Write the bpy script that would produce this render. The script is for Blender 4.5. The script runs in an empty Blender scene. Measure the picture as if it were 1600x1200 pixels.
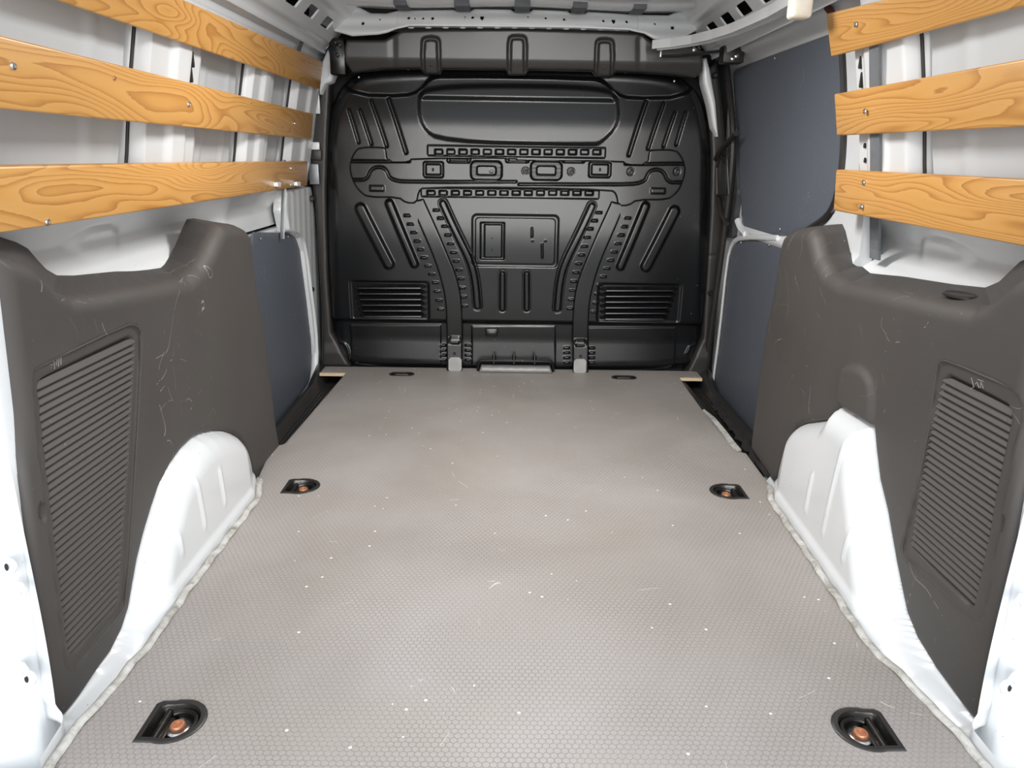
import bpy, bmesh, math, random
import numpy as np
from mathutils import Vector, Matrix

scene = bpy.context.scene
COL = scene.collection
random.seed(7)

# ------------------------------------------------------------------ camera
F = 1202.0
EYE = np.array([-0.025, 0.0, 0.80])
_r = math.radians(0.75)
_fy = np.array([(797 - 800) / F, (600 - 242) / F, -1.0]); _fy /= np.linalg.norm(_fy)
_c = -(math.cos(_r) * _fy[0] - math.sin(_r) * _fy[1]) / _fy[2]
_wx = np.array([math.cos(_r), -math.sin(_r), _c]); _wx /= np.linalg.norm(_wx)
_wz = np.cross(_wx, _fy)
ROT = np.array([_wx, _fy, _wz])
cam_data = bpy.data.cameras.new('camera')
cam_data.sensor_fit = 'HORIZONTAL'; cam_data.sensor_width = 36.0
cam_data.lens = F / 1600.0 * 36.0
cam_data.clip_start = 0.02; cam_data.clip_end = 200
cam = bpy.data.objects.new('camera', cam_data)
mw = Matrix([list(ROT[0]) + [EYE[0]], list(ROT[1]) + [EYE[1]], list(ROT[2]) + [EYE[2]], [0, 0, 0, 1]])
cam.matrix_world = mw
COL.objects.link(cam); scene.camera = cam

# ------------------------------------------------------------------ world, light, exposure
world = bpy.data.worlds.new('world'); scene.world = world; world.use_nodes = True
wn = world.node_tree.nodes; wl = world.node_tree.links; wn.clear()
wo = wn.new('ShaderNodeOutputWorld'); bg = wn.new('ShaderNodeBackground')
tc = wn.new('ShaderNodeTexCoord'); sx = wn.new('ShaderNodeSeparateXYZ'); rp = wn.new('ShaderNodeValToRGB')
wl.new(tc.outputs['Generated'], sx.inputs[0]); wl.new(sx.outputs['Z'], rp.inputs[0])
rp.color_ramp.elements[0].position = 0.0; rp.color_ramp.elements[0].color = (1.0, 0.99, 0.97, 1)
rp.color_ramp.elements[1].position = 0.6; rp.color_ramp.elements[1].color = (0.80, 0.89, 1.0, 1)
wl.new(rp.outputs[0], bg.inputs[0]); bg.inputs[1].default_value = 1.15
wl.new(bg.outputs[0], wo.inputs[0])
scene.view_settings.view_transform = 'Standard'; scene.view_settings.look = 'None'
scene.view_settings.gamma = 1.0; scene.view_settings.use_curve_mapping = False
scene.view_settings.exposure = 0.75
def area(name, loc, rot, sx_, sy_, energy, col):
    ld = bpy.data.lights.new(name, 'AREA'); ld.shape = 'RECTANGLE'; ld.size = sx_; ld.size_y = sy_
    ld.energy = energy; ld.color = col
    lo = bpy.data.objects.new(name, ld); COL.objects.link(lo); lo.location = loc; lo.rotation_euler = rot
    return lo
# added fill lights: one behind the van as daylight, one unseen under the roof
area('rear_daylight_fill', (0, -3.2, 1.5), (math.radians(84), 0, 0), 4.0, 2.2, 128, (1.0, 0.99, 0.97))
area('roof_fill_light', (0, 1.75, 1.235), (0, 0, 0), .40, .20, 10, (1.0, 0.98, 0.95))

# ------------------------------------------------------------------ helpers
def ray(px, py): return ROT @ np.array([(px - 800) / F, -(py - 600) / F, -1.0])
def on_plane(px, py, n, d):
    n = np.array(n, float); v = ray(px, py); t = (d - n @ EYE) / (n @ v); return EYE + t * v
def on_x(px, py, x): return on_plane(px, py, (1, 0, 0), x)
def on_y(px, py, y): return on_plane(px, py, (0, 1, 0), y)
def on_z(px, py, z=0.0): return on_plane(px, py, (0, 0, 1), z)
def yz(pts, x): return [tuple(on_x(a, b, x)[1:]) for a, b in pts]
def xz(pts, y): return [tuple(on_y(a, b, y)[[0, 2]]) for a, b in pts]
def xy(pts, z=0.0): return [tuple(on_z(a, b, z)[:2]) for a, b in pts]

def smooth(x): x = np.clip(x, 0, 1); return x * x * (3 - 2 * x)
def chaikin(P, n=2, closed=True):
    P = [np.array(p, float) for p in P]
    for _ in range(n):
        Q = []
        m = len(P)
        rng = range(m) if closed else range(m - 1)
        if not closed: Q.append(P[0])
        for i in rng:
            a, b = P[i], P[(i + 1) % m]
            Q += [a * .75 + b * .25, a * .25 + b * .75]
        if not closed: Q.append(P[-1])
        P = Q
    return [tuple(p) for p in P]

def sd_poly(P):
    P = np.array(P, float)
    def f(U, V):
        d = np.full(U.shape, 1e9); s = np.ones(U.shape)
        j = len(P) - 1
        for i in range(len(P)):
            ex, ey = P[j] - P[i]; wx_, wy_ = U - P[i][0], V - P[i][1]
            t = np.clip((wx_ * ex + wy_ * ey) / (ex * ex + ey * ey + 1e-12), 0, 1)
            bx, by = wx_ - ex * t, wy_ - ey * t
            d = np.minimum(d, bx * bx + by * by)
            c1 = V >= P[i][1]; c2 = V < P[j][1]; c3 = ex * wy_ > ey * wx_
            flip = (c1 & c2 & c3) | (~c1 & ~c2 & ~c3)
            s = np.where(flip, -s, s); j = i
        return s * np.sqrt(d)
    return f
def sd_line(P, w):
    P = np.array(P, float)
    def f(U, V):
        d = np.full(U.shape, 1e9)
        for i in range(len(P) - 1):
            ex, ey = P[i + 1] - P[i]; wx_, wy_ = U - P[i][0], V - P[i][1]
            t = np.clip((wx_ * ex + wy_ * ey) / (ex * ex + ey * ey + 1e-12), 0, 1)
            d = np.minimum(d, np.hypot(wx_ - ex * t, wy_ - ey * t))
        return d - w
    return f
def sd_box(cx, cy, hw, hh, r=0.0):
    def f(U, V):
        qx = np.abs(U - cx) - hw + r; qy = np.abs(V - cy) - hh + r
        return np.hypot(np.maximum(qx, 0), np.maximum(qy, 0)) + np.minimum(np.maximum(qx, qy), 0) - r
    return f
def sd_circle(cx, cy, r):
    return lambda U, V: np.hypot(U - cx, V - cy) - r
def ramp(d, w):            # 1 inside, 0 outside, over a flank of width w centred on the outline
    return smooth(0.5 - d / w)
def edge_round(S, r):      # drop of a rounded edge, S<0 inside
    t = np.clip((r + S) / r, 0, 1)
    return r * (1 - np.sqrt(np.maximum(1 - t * t, 0)))

def link(ob, parent=None):
    COL.objects.link(ob)
    if parent is not None: ob.parent = parent
    return ob
def mesh_obj(name, V, Fc, mat, parent=None, smooth_on=True):
    me = bpy.data.meshes.new(name)
    me.from_pydata([tuple(map(float, v)) for v in V], [], [tuple(map(int, f)) for f in Fc])
    if smooth_on: me.polygons.foreach_set('use_smooth', [True] * len(me.polygons))
    me.materials.append(mat); me.update()
    return link(bpy.data.objects.new(name, me), parent)
def obj_bm(name, bm, mat, parent=None, smooth_on=True, angle=40):
    me = bpy.data.meshes.new(name); bm.normal_update()
    if smooth_on:
        for e in bm.edges:
            if len(e.link_faces) == 2 and e.calc_face_angle(0) > math.radians(angle): e.smooth = False
        for f in bm.faces: f.smooth = True
    bm.to_mesh(me); bm.free(); me.materials.append(mat)
    return link(bpy.data.objects.new(name, me), parent)
def tag(o, label=None, cat=None, group=None, kind=None):
    if label: o['label'] = label
    if cat: o['category'] = cat
    if group: o['group'] = group
    if kind: o['kind'] = kind
    return o
def empty(name, loc=(0, 0, 0)):
    o = bpy.data.objects.new(name, None); o.location = loc; COL.objects.link(o); o.empty_display_size = .05
    return o

def relief(name, sdf, disp, ub, vb, step, frame, mat, thick=None, ext=None, parent=None, flip=False, back=False, share=False):
    """a sheet cut to the outline sdf<0, raised by disp(u,v), with its cut edge carried back by thick"""
    us = np.arange(ub[0], ub[1] + step, step); vs = np.arange(vb[0], vb[1] + step, step)
    U, V = np.meshgrid(us, vs); S = sdf(U, V); nv, nu = U.shape
    ins = S < 0
    vid = -np.ones(U.shape, int); vid[ins] = np.arange(ins.sum())
    pu = [U[ins]]; pv = [V[ins]]; n0 = int(ins.sum())
    a, b, c, d = ins[:-1, :-1], ins[:-1, 1:], ins[1:, 1:], ins[1:, :-1]
    full = a & b & c & d; mixed = (a | b | c | d) & ~full
    q = np.stack([vid[:-1, :-1][full], vid[:-1, 1:][full], vid[1:, 1:][full], vid[1:, :-1][full]], 1)
    faces = q.tolist()
    cross = {}; ends = []; segs = []
    def cr(p, r_):
        k = (p, r_) if p < r_ else (r_, p)
        if k not in cross:
            cross[k] = n0 + len(ends)
            i, o = (p, r_) if ins[p] else (r_, p)
            ends.append((U[i], V[i], U[o], V[o]))
        return cross[k]
    for i, j in zip(*np.nonzero(mixed)):
        cs = [(i, j), (i, j + 1), (i + 1, j + 1), (i + 1, j)]
        poly = []; outs = []
        for k in range(4):
            p, n = cs[k], cs[(k + 1) % 4]
            if ins[p]: poly.append(int(vid[p]))
            if ins[p] != ins[n]:
                x = cr(p, n); poly.append(x); outs.append((x, ins[p]))
        if len(poly) >= 3: faces.append(poly)
        m = len(outs)
        for k in range(m):
            if outs[k][1]: segs.append((outs[k][0], outs[(k + 1) % m][0]))
    if ends:
        E_ = np.array(ends, float); iu, iv, ou, ov = E_.T
        for _ in range(12):
            mu, mv = (iu + ou) / 2, (iv + ov) / 2
            s = sdf(mu, mv) < 0
            iu = np.where(s, mu, iu); iv = np.where(s, mv, iv); ou = np.where(s, ou, mu); ov = np.where(s, ov, mv)
        pu.append(iu); pv.append(iv)
    PU = np.concatenate(pu); PV = np.concatenate(pv)
    D = disp(PU, PV) if disp else np.zeros(PU.shape)
    P = np.stack(frame(PU, PV, D), 1)
    nsurf = len(P); allP = [P]
    if thick is not None and ends:
        BU, BV = PU[n0:], PV[n0:]; DB = D[n0:]
        if share: allP.append(np.zeros((0, 3)))
        else: allP.append(P[n0:])
        eu, ev = ext(BU, BV) if ext else (BU, BV)
        allP.append(np.stack(frame(eu, ev, np.full(eu.shape, -thick)), 1))
        m = len(BU)
        for x, y in segs:
            i, j = x - n0, y - n0
            if share: faces.append([y, x, nsurf + i, nsurf + j])
            else: faces.append([nsurf + j, nsurf + i, nsurf + m + i, nsurf + m + j])
        if back:
            nb = nsurf + (1 if share else 2) * m
            allP.append(np.stack(frame(PU, PV, np.full(PU.shape, -thick)), 1))
            faces += [[nb + k for k in reversed(f)] for f in faces if max(f) < nsurf]
    if flip: faces = [list(reversed(f)) for f in faces]
    return mesh_obj(name, np.concatenate(allP), faces, mat, parent)

def box_bm(lo, hi, bev=0.0, seg=2):
    bm = bmesh.new(); bmesh.ops.create_cube(bm, size=1)
    lo, hi = Vector(lo), Vector(hi)
    for v in bm.verts:
        v.co = Vector([lo[k] + (v.co[k] + .5) * (hi[k] - lo[k]) for k in range(3)])
    if bev > 0: bmesh.ops.bevel(bm, geom=bm.edges[:], offset=bev, segments=seg, affect='EDGES', profile=.5)
    return bm
def box(name, lo, hi, mat, parent=None, bev=0.0, seg=2):
    return obj_bm(name, box_bm(lo, hi, bev, seg), mat, parent)
def hexa_bm(P, bev=0.0, seg=2):
    """8 corners: 0-3 one end (ccw), 4-7 the other"""
    bm = bmesh.new(); v = [bm.verts.new(tuple(map(float, p))) for p in P]
    for f in ((0, 3, 2, 1), (4, 5, 6, 7), (0, 1, 5, 4), (1, 2, 6, 5), (2, 3, 7, 6), (3, 0, 4, 7)): bm.faces.new([v[i] for i in f])
    bmesh.ops.recalc_face_normals(bm, faces=bm.faces[:])
    if bev > 0: bmesh.ops.bevel(bm, geom=bm.edges[:], offset=bev, segments=seg, affect='EDGES', profile=.5)
    return bm
def tube_bm(path, r, seg=10, closed=False, bm=None, flat=None):
    bm = bm or bmesh.new(); P = [Vector(p) for p in path]; n = len(P); rings = []
    up = None
    for i in range(n):
        if closed: t = (P[(i + 1) % n] - P[i - 1]).normalized()
        else: t = (P[min(i + 1, n - 1)] - P[max(i - 1, 0)]).normalized()
        if up is None:
            up = Vector((0, 0, 1)) if abs(t.z) < .9 else Vector((0, 1, 0))
        a = t.cross(up).normalized(); b = a.cross(t).normalized(); up = b
        ra, rb = (r, r) if flat is None else flat
        rings.append([bm.verts.new(P[i] + a * (ra * math.cos(2 * math.pi * k / seg)) + b * (rb * math.sin(2 * math.pi * k / seg))) for k in range(seg)])
    for i in range(n if closed else n - 1):
        A, B = rings[i], rings[(i + 1) % n]
        for k in range(seg): bm.faces.new((A[k], A[(k + 1) % seg], B[(k + 1) % seg], B[k]))
    if not closed: bm.faces.new(rings[0][::-1]); bm.faces.new(rings[-1])
    bmesh.ops.recalc_face_normals(bm, faces=bm.faces[:])
    return bm
def tube(name, path, r, mat, parent=None, seg=10, closed=False, flat=None):
    return obj_bm(name, tube_bm(path, r, seg, closed, flat=flat), mat, parent)
def lathe_bm(prof, seg=16, bm=None, M=None):
    """profile of (radius, height), around local z"""
    bm = bm or bmesh.new(); rings = []
    M = M or Matrix.Identity(4)
    for r, h in prof:
        if r < 1e-6: rings.append([bm.verts.new(M @ Vector((0, 0, h)))])
        else: rings.append([bm.verts.new(M @ Vector((r * math.cos(2 * math.pi * k / seg), r * math.sin(2 * math.pi * k / seg), h))) for k in range(seg)])
    for A, B in zip(rings, rings[1:]):
        for k in range(seg):
            l = (k + 1) % seg
            if len(A) == 1 and len(B) == 1: continue
            if len(A) == 1: bm.faces.new((A[0], B[l], B[k]))
            elif len(B) == 1: bm.faces.new((A[k], A[l], B[0]))
            else: bm.faces.new((A[k], A[l], B[l], B[k]))
    return bm
def basis(normal, loc):
    z = Vector(normal).normalized(); q = z.to_track_quat('Z', 'Y')
    return Matrix.Translation(Vector(loc)) @ q.to_matrix().to_4x4()
def screw(name, loc, normal, r, mat, parent, h=None, hexhead=False, seg=14):
    h = h or r * .5
    if hexhead: prof = [(r * 1.7, 0), (r * 1.7, h * .3), (r * 1.05, h * .35), (r, h * 1.2), (r * .8, h * 1.4), (0, h * 1.4)]
    else: prof = [(r, 0), (r * .95, h * .5), (r * .7, h * .9), (r * .42, h), (r * .36, h * .45), (0, h * .45)]
    bm = lathe_bm(prof, 6 if hexhead else seg); me = bpy.data.meshes.new(name)
    for f in bm.faces: f.smooth = not hexhead
    bm.to_mesh(me); bm.free(); me.materials.append(mat)
    o = bpy.data.objects.new(name, me); link(o, parent)
    M = basis(normal, loc)
    o.matrix_local = (parent.matrix_local.inverted() @ M) if parent is not None and parent.parent is None else M
    return o

# ------------------------------------------------------------------ materials
class NT:
    def __init__(s, name, rough=.5, metal=0., col=(.5, .5, .5), coat=0., spec=.5):
        s.m = bpy.data.materials.new(name); s.m.use_nodes = True
        s.t = s.m.node_tree; s.n = s.t.nodes; s.l = s.t.links
        s.b = s.n['Principled BSDF']
        s.b.inputs['Base Color'].default_value = (*col, 1); s.b.inputs['Roughness'].default_value = rough
        s.b.inputs['Metallic'].default_value = metal; s.b.inputs['Coat Weight'].default_value = coat
        s.b.inputs['Coat Roughness'].default_value = .15; s.b.inputs['Specular IOR Level'].default_value = spec
    def node(s, t, **k):
        n = s.n.new(t)
        for a, v in k.items(): setattr(n, a, v)
        return n
    def coord(s, scale=(1, 1, 1), rnd=False):
        tc = s.node('ShaderNodeTexCoord'); mp = s.node('ShaderNodeMapping'); mp.inputs['Scale'].default_value = scale
        s.l.new(tc.outputs['Object'], mp.inputs['Vector'])
        if rnd:
            oi = s.node('ShaderNodeObjectInfo'); m = s.math('MULTIPLY', oi.outputs['Random'], 37.0)
            cb = s.node('ShaderNodeCombineXYZ')
            for i in range(3): s.l.new(m, cb.inputs[i])
            s.l.new(cb.outputs[0], mp.inputs['Location'])
        return mp.outputs[0]
    def noise(s, vec, scale, detail=2, rough=.5, dist=0.):
        n = s.node('ShaderNodeTexNoise'); n.inputs['Scale'].default_value = scale; n.inputs['Detail'].default_value = detail
        n.inputs['Roughness'].default_value = rough; n.inputs['Distortion'].default_value = dist
        s.l.new(vec, n.inputs['Vector']); return n.outputs['Fac']
    def math(s, op, a, b=None, c=None, clamp=False):
        n = s.node('ShaderNodeMath', operation=op); n.use_clamp = clamp
        for i, v in enumerate((a, b, c)):
            if v is None: continue
            if isinstance(v, (int, float)): n.inputs[i].default_value = v
            else: s.l.new(v, n.inputs[i])
        return n.outputs[0]
    def vmath(s, op, a, b=None, c=None):
        n = s.node('ShaderNodeVectorMath', operation=op)
        for i, v in enumerate((a, b, c)):
            if v is None: continue
            if isinstance(v, tuple): n.inputs[i].default_value = v
            else: s.l.new(v, n.inputs[i])
        return n.outputs['Value'] if op in ('DOT_PRODUCT', 'LENGTH') else n.outputs[0]
    def ramp(s, fac, stops):
        n = s.node('ShaderNodeValToRGB'); e = n.color_ramp.elements
        while len(e) < len(stops): e.new(.5)
        for k, (p, c) in enumerate(stops): e[k].position = p; e[k].color = (*c, 1) if len(c) == 3 else c
        s.l.new(fac, n.inputs[0]); return n.outputs[0]
    def mix(s, fac, a, b, mode='MIX'):
        n = s.node('ShaderNodeMix', data_type='RGBA', blend_type=mode)
        if isinstance(fac, (int, float)): n.inputs[0].default_value = fac
        else: s.l.new(fac, n.inputs[0])
        for i, v in ((6, a), (7, b)):
            if isinstance(v, tuple): n.inputs[i].default_value = (*v, 1)
            else: s.l.new(v, n.inputs[i])
        return n.outputs[2]
    def col(s, o): s.l.new(o, s.b.inputs['Base Color'])
    def rough(s, o): s.l.new(o, s.b.inputs['Roughness'])
    def bump(s, h, strength=.3, dist=.001):
        n = s.node('ShaderNodeBump'); n.inputs['Strength'].default_value = strength; n.inputs['Distance'].default_value = dist
        s.l.new(h, n.inputs['Height']); s.l.new(n.outputs[0], s.b.inputs['Normal'])
    def lines(s, vec, scale, width, seed=0., dist=.3):
        """thin curved strokes: where a noise field crosses its middle value"""
        v = s.vmath('ADD', vec, (seed, seed * 1.7, seed * .6))
        n = s.noise(v, scale, 1, .4, dist)
        return s.math('LESS_THAN', s.math('ABSOLUTE', s.math('SUBTRACT', n, .5)), width)

def mat_white():
    a = NT('white_body_paint', .32, col=(.79, .81, .83), coat=.5)
    v = a.coord(); n = a.noise(v, 3, 3)
    c = a.ramp(n, [(.3, (.65, .67, .685)), (.7, (.72, .735, .745))])
    sp = a.math('GREATER_THAN', a.noise(v, 160, 2, .6), .745); zone = a.math('GREATER_THAN', a.noise(v, 5, 2), .50)
    c = a.mix(a.math('MULTIPLY', sp, zone), c, (.25, .22, .19)); a.col(c)
    a.bump(a.noise(v, 45, 2), .12, .001)
    return a.m
def mat_skin():
    a = NT('pale_grey_outer_skin', .42, col=(.62, .65, .68), coat=.2)
    v = a.coord((.3, .3, 2)); a.col(a.ramp(a.noise(v, 4, 2), [(.3, (.56, .59, .62)), (.7, (.66, .69, .71))]))
    return a.m
def mat_sealant():
    a = NT('grimy_white_sealant', .6, col=(.7, .69, .66))
    v = a.coord(); n = a.noise(v, 22, 5, .7, 1.0)
    a.col(a.ramp(n, [(.32, (.22, .20, .17)), (.52, (.45, .44, .41)), (.75, (.60, .60, .58))]))
    a.bump(a.noise(v, 70, 4, .6), .6, .002)
    return a.m
def mat_black(name='black_enamel', col=(.012, .0125, .014), rough=.30, coat=.25):
    a = NT(name, rough, col=col, coat=coat, spec=.36); a.b.inputs['Coat Roughness'].default_value = .14
    v = a.coord(); d = a.math('GREATER_THAN', a.noise(v, 120, 1, .5), .80)
    a.col(a.mix(d, col, (.12, .12, .12)))
    a.bump(a.noise(v, 14, 2), .10, .004)
    return a.m
def mat_trim():
    a = NT('grained_brown_grey_plastic', .58, col=(.075, .068, .063), spec=.4)
    v = a.coord(); c = a.ramp(a.noise(v, 2.5, 3), [(.3, (.056, .050, .046)), (.7, (.072, .066, .061))])
    zone = a.math('GREATER_THAN', a.noise(a.vmath('ADD', v, (3., 1., 8.)), 3.0, 2), .54)
    sc = a.math('MAXIMUM', a.lines(v, 5.0, .0009, 2.), a.lines(v, 9.0, .0011, 11.))
    dash = a.math('GREATER_THAN', a.noise(v, 26, 2, .6), .52)
    sc = a.math('MULTIPLY', a.math('MULTIPLY', sc, zone), dash)
    sp = a.math('GREATER_THAN', a.noise(v, 150, 1), .79)
    m = a.math('MULTIPLY', a.math('MAXIMUM', sc, a.math('MULTIPLY', sp, .6)), .65)
    a.col(a.mix(m, c, (.36, .34, .32)))
    a.bump(a.noise(v, 900, 2), .25, .0004)
    return a.m
def mat_grey():
    a = NT('grey_lining_board', .48, col=(.085, .10, .125), spec=.4)
    v = a.coord(); c = a.ramp(a.noise(v, 500, 1), [(.35, (.088, .100, .122)), (.65, (.120, .134, .160))])
    sc = a.math('MULTIPLY', a.lines(v, 12, .0016, 5.), a.math('GREATER_THAN', a.noise(v, 7, 2), .62))
    a.col(a.mix(a.math('MULTIPLY', sc, .5), c, (.4, .42, .45)))
    return a.m
def mat_wood():
    a = NT('varnished_pine', .38, col=(.6, .3, .1), coat=.25); a.b.inputs['Coat Roughness'].default_value = .3
    v = a.coord((.85, 6.5, 6.5), rnd=True)
    n = a.noise(v, 1.15, 2.4, .45, .3)
    fine = a.noise(a.coord((6, 160, 160)), 3, 3, .6)
    ring = a.math('FRACT', a.math('MULTIPLY', a.math('ADD', n, a.math('MULTIPLY', fine, .006)), 34.0))
    c = a.ramp(ring, [(0.0, (.62, .335, .105)), (.60, (.57, .285, .075)), (.88, (.40, .165, .035)), (.95, (.31, .115, .022)), (1.0, (.62, .335, .105))])
    c = a.mix(a.math('MULTIPLY', fine, .35), c, (.52, .25, .065))
    big = a.noise(a.coord((2, 8, 8), rnd=True), 1.2, 2)
    c = a.mix(a.math('MULTIPLY', big, .35), c, (.68, .39, .135))
    a.col(c); a.bump(fine, .08, .0006)
    return a.m
def mat_floor():
    a = NT('hexagon_embossed_floor_board', .5, col=(.4, .37, .35), spec=.5)
    tc = a.node('ShaderNodeTexCoord'); v0 = tc.outputs['Object']
    p = .0105
    sc = a.node('ShaderNodeMapping'); sc.inputs['Scale'].default_value = (1 / p, 1 / p, 0); sc.inputs['Location'].default_value = (300, 300, 0)
    a.l.new(v0, sc.inputs['Vector']); v = sc.outputs[0]
    R = (1.0, 1.7320508, 1.0); Hh = (.5, .8660254, 0.)
    A = a.vmath('SUBTRACT', a.vmath('MODULO', v, R), Hh)
    B = a.vmath('SUBTRACT', a.vmath('MODULO', a.vmath('SUBTRACT', v, Hh), R), Hh)
    da = a.vmath('DOT_PRODUCT', A, A); db = a.vmath('DOT_PRODUCT', B, B)
    mx = a.node('ShaderNodeMix', data_type='VECTOR'); a.l.new(a.math('LESS_THAN', da, db), mx.inputs[0]); a.l.new(B, mx.inputs[4]); a.l.new(A, mx.inputs[5])
    g = a.vmath('ABSOLUTE', mx.outputs[1])
    sxyz = a.node('ShaderNodeSeparateXYZ'); a.l.new(g, sxyz.inputs[0])
    hd = a.math('MAXIMUM', sxyz.outputs[0], a.vmath('DOT_PRODUCT', g, (.5, .8660254, 0.)))
    edge = a.math('SMOOTH_MAX', a.math('MULTIPLY', a.math('SUBTRACT', hd, .40), 10.0), 0.0, .1)
    edge = a.math('MINIMUM', edge, 1.0)
    wear = a.noise(v0, 4.5, 4, .6); blot = a.noise(v0, 1.6, 3, .55, .4); fine = a.noise(v0, 260, 2, .6)
    c = a.ramp(blot, [(.30, (.255, .232, .215)), (.5, (.315, .289, .272)), (.72, (.375, .354, .343))])
    warm = a.noise(a.vmath('ADD', v0, (4., 9., 0.)), 3.2, 3, .6)
    c = a.mix(a.math('MULTIPLY', a.math('SUBTRACT', warm, .45, clamp=True), 1.6, clamp=True), c, (.29, .258, .218))
    c = a.mix(a.math('MULTIPLY', a.math('SUBTRACT', fine, .5), 1.2, clamp=True), c, (.46, .43, .41))
    em = a.math('MULTIPLY', edge, a.math('MULTIPLY_ADD', wear, 1.8, -.25, clamp=True), clamp=True)
    c = a.mix(a.math('MULTIPLY', em, .75), c, (.13, .115, .105))
    # pale flecks and fine scratches
    vo = a.node('ShaderNodeTexVoronoi'); vo.inputs['Scale'].default_value = 42; a.l.new(v0, vo.inputs['Vector'])
    fl = a.math('LESS_THAN', vo.outputs['Distance'], .11)
    sr = a.node('ShaderNodeSeparateColor'); a.l.new(vo.outputs['Color'], sr.inputs[0])
    fl = a.math('MULTIPLY', fl, a.math('GREATER_THAN', sr.outputs[0], .86))
    fl = a.math('MULTIPLY', fl, a.math('GREATER_THAN', warm, .47))
    sc1 = a.math('MULTIPLY', a.lines(v0, 3.2, .0010, 3.), a.math('GREATER_THAN', a.noise(v0, 17, 2), .62))
    c = a.mix(a.math('MAXIMUM', a.math('MULTIPLY', fl, .85), a.math('MULTIPLY', sc1, .35)), c, (.86, .83, .78))
    a.col(c)
    a.rough(a.math('MULTIPLY_ADD', wear, .2, .40))
    a.bump(a.math('SUBTRACT', a.math('MULTIPLY', fine, .1), edge), .35, .0008)
    return a.m
def mat_simple(name, col, rough=.5, metal=0., coat=0., bump=None):
    a = NT(name, rough, metal, col, coat)
    v = a.coord(); a.col(a.ramp(a.noise(v, 30, 3), [(.3, tuple(x * .88 for x in col)), (.7, tuple(min(1, x * 1.1) for x in col))]))
    if bump: a.bump(a.noise(v, bump, 3), .3, .001)
    return a.m
WHITE = mat_white(); SKIN = mat_skin(); SEAL = mat_sealant(); BLACK = mat_black('black_enamel', (.0045, .0048, .0054), .24, .16); TRIM = mat_trim(); GREY = mat_grey()
WOOD = mat_wood(); FLOOR = mat_floor()
HEADER = mat_black('header_black_sheen_tint', (.052, .049, .047), .36, .2)  # lighter than the enamel: the header's sheen is put into its base colour
RUBBER = mat_simple('black_rubber_seal', (.018, .016, .015), .55)
BLKPL = mat_simple('black_plastic', (.022, .020, .019), .42)
DKMET = mat_simple('oily_dark_steel', (.03, .027, .024), .28, .6, .3, 60)
STEEL = mat_simple('bright_zinc_steel', (.62, .62, .62), .28, 1.0)
DSTEEL = mat_simple('dull_galvanised_strap', (.25, .26, .27), .45, .8)
RUST = mat_simple('coppery_bolt_head', (.52, .24, .13), .40, .6, 0, 200)
CREAM = mat_simple('cream_plastic', (.72, .68, .58), .45)
PLY = mat_simple('raw_plywood_edge', (.66, .50, .33), .7, 0, 0, 200)
FELT = mat_simple('dark_grey_felt_strip', (.13, .14, .15), .85, 0, 0, 300)
SCRATCH = mat_simple('pale_scratch', (.30, .28, .26), .7)
REDBR = mat_simple('brown_red_cavity_seal', (.11, .035, .022), .5)
ASPH = mat_simple('pale_concrete_ground', (.45, .45, .44), .9, 0, 0, 30)
WORN = mat_simple('worn_bare_steel', (.23, .23, .225), .5, .3, 0, 90)
DGREY = mat_simple('dark_grey_plastic', (.040, .043, .046), .45)
HOLE = mat_simple('hole_shade_black', (.01, .01, .01), .8)  # near-black standing in for the shade inside holes and behind openings

# ------------------------------------------------------------------ setting: ground and body shell
g = box('ground', (-12, -14, -.75), (12, 12, -.70), ASPH); tag(g, kind='structure')

# floor board with notches for the side door steps and six cut-outs
def dshape(cx, cy, k, side):
    """a disc grown to two corners on its straight outboard side, as the tie-down cups have"""
    P = [(math.cos(math.radians(t)) * .046, math.sin(math.radians(t)) * .046) for t in range(-108, 109, 9)]
    P += [(-.033, .0425), (-.0405, .036), (-.041, -.043)]
    return [(cx - side * p[0] * k, cy + p[1] * k) for p in P]
RINGS = [(-.505, .938, -1), (.506, .936, 1), (-.535, 1.768, -1), (.532, 1.768, 1)]
FAR = [(-.423, 2.797, .050), (.416, 2.791, .050)]
fl_px = [(540, 583), (445, 693), (425, 698), (404, 745), (401, 779), (292, 921), (233, 1004), (165, 1084), (98, 1160), (50, 1240)]
fr_px = [(1060, 590), (1097, 640), (1150, 705), (1165, 707), (1206, 762), (1207, 783), (1256, 854), (1360, 1008), (1422, 1067), (1522, 1171), (1590, 1260)]
L = xy(fl_px); Rr = xy(fr_px)
outl = [(-.735, 2.90), (-.735, 2.815), (-.636, 2.805)] + L[1:] + [(-.62, .62), (.63, .62)] + Rr[::-1][:-1] + [(.628, 2.80), (.715, 2.81), (.715, 2.90)]
cut = [sd_poly(dshape(cx, cy, .88, s)) for cx, cy, s in RINGS] + [sd_box(cx, cy, .042, .019, .018) for cx, cy, r in FAR]
S0 = sd_poly(outl)
def floor_sdf(U, V):
    s = S0(U, V)
    for c in cut: s = np.maximum(s, -c(U, V))
    return s
fl = relief('floor', floor_sdf, lambda U, V: -edge_round(S0(U, V), .0015), (-.8, .8), (.6, 2.95), .0075,
            lambda u, v, d: (u, v, d), FLOOR, thick=.012)
tag(fl, kind='structure')
for nm, x0, x1, yy in (('board_edge', -.735, -.637, 2.806), ('board_edge', .629, .715, 2.803)):
    box(nm, (x0, yy - .004, -.0125), (x1, yy + .001, -.001), PLY, fl)
sub = box('sheet_metal_underfloor', (-.625, .62, -.060), (.625, 2.95, -.036), WHITE, fl)

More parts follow.
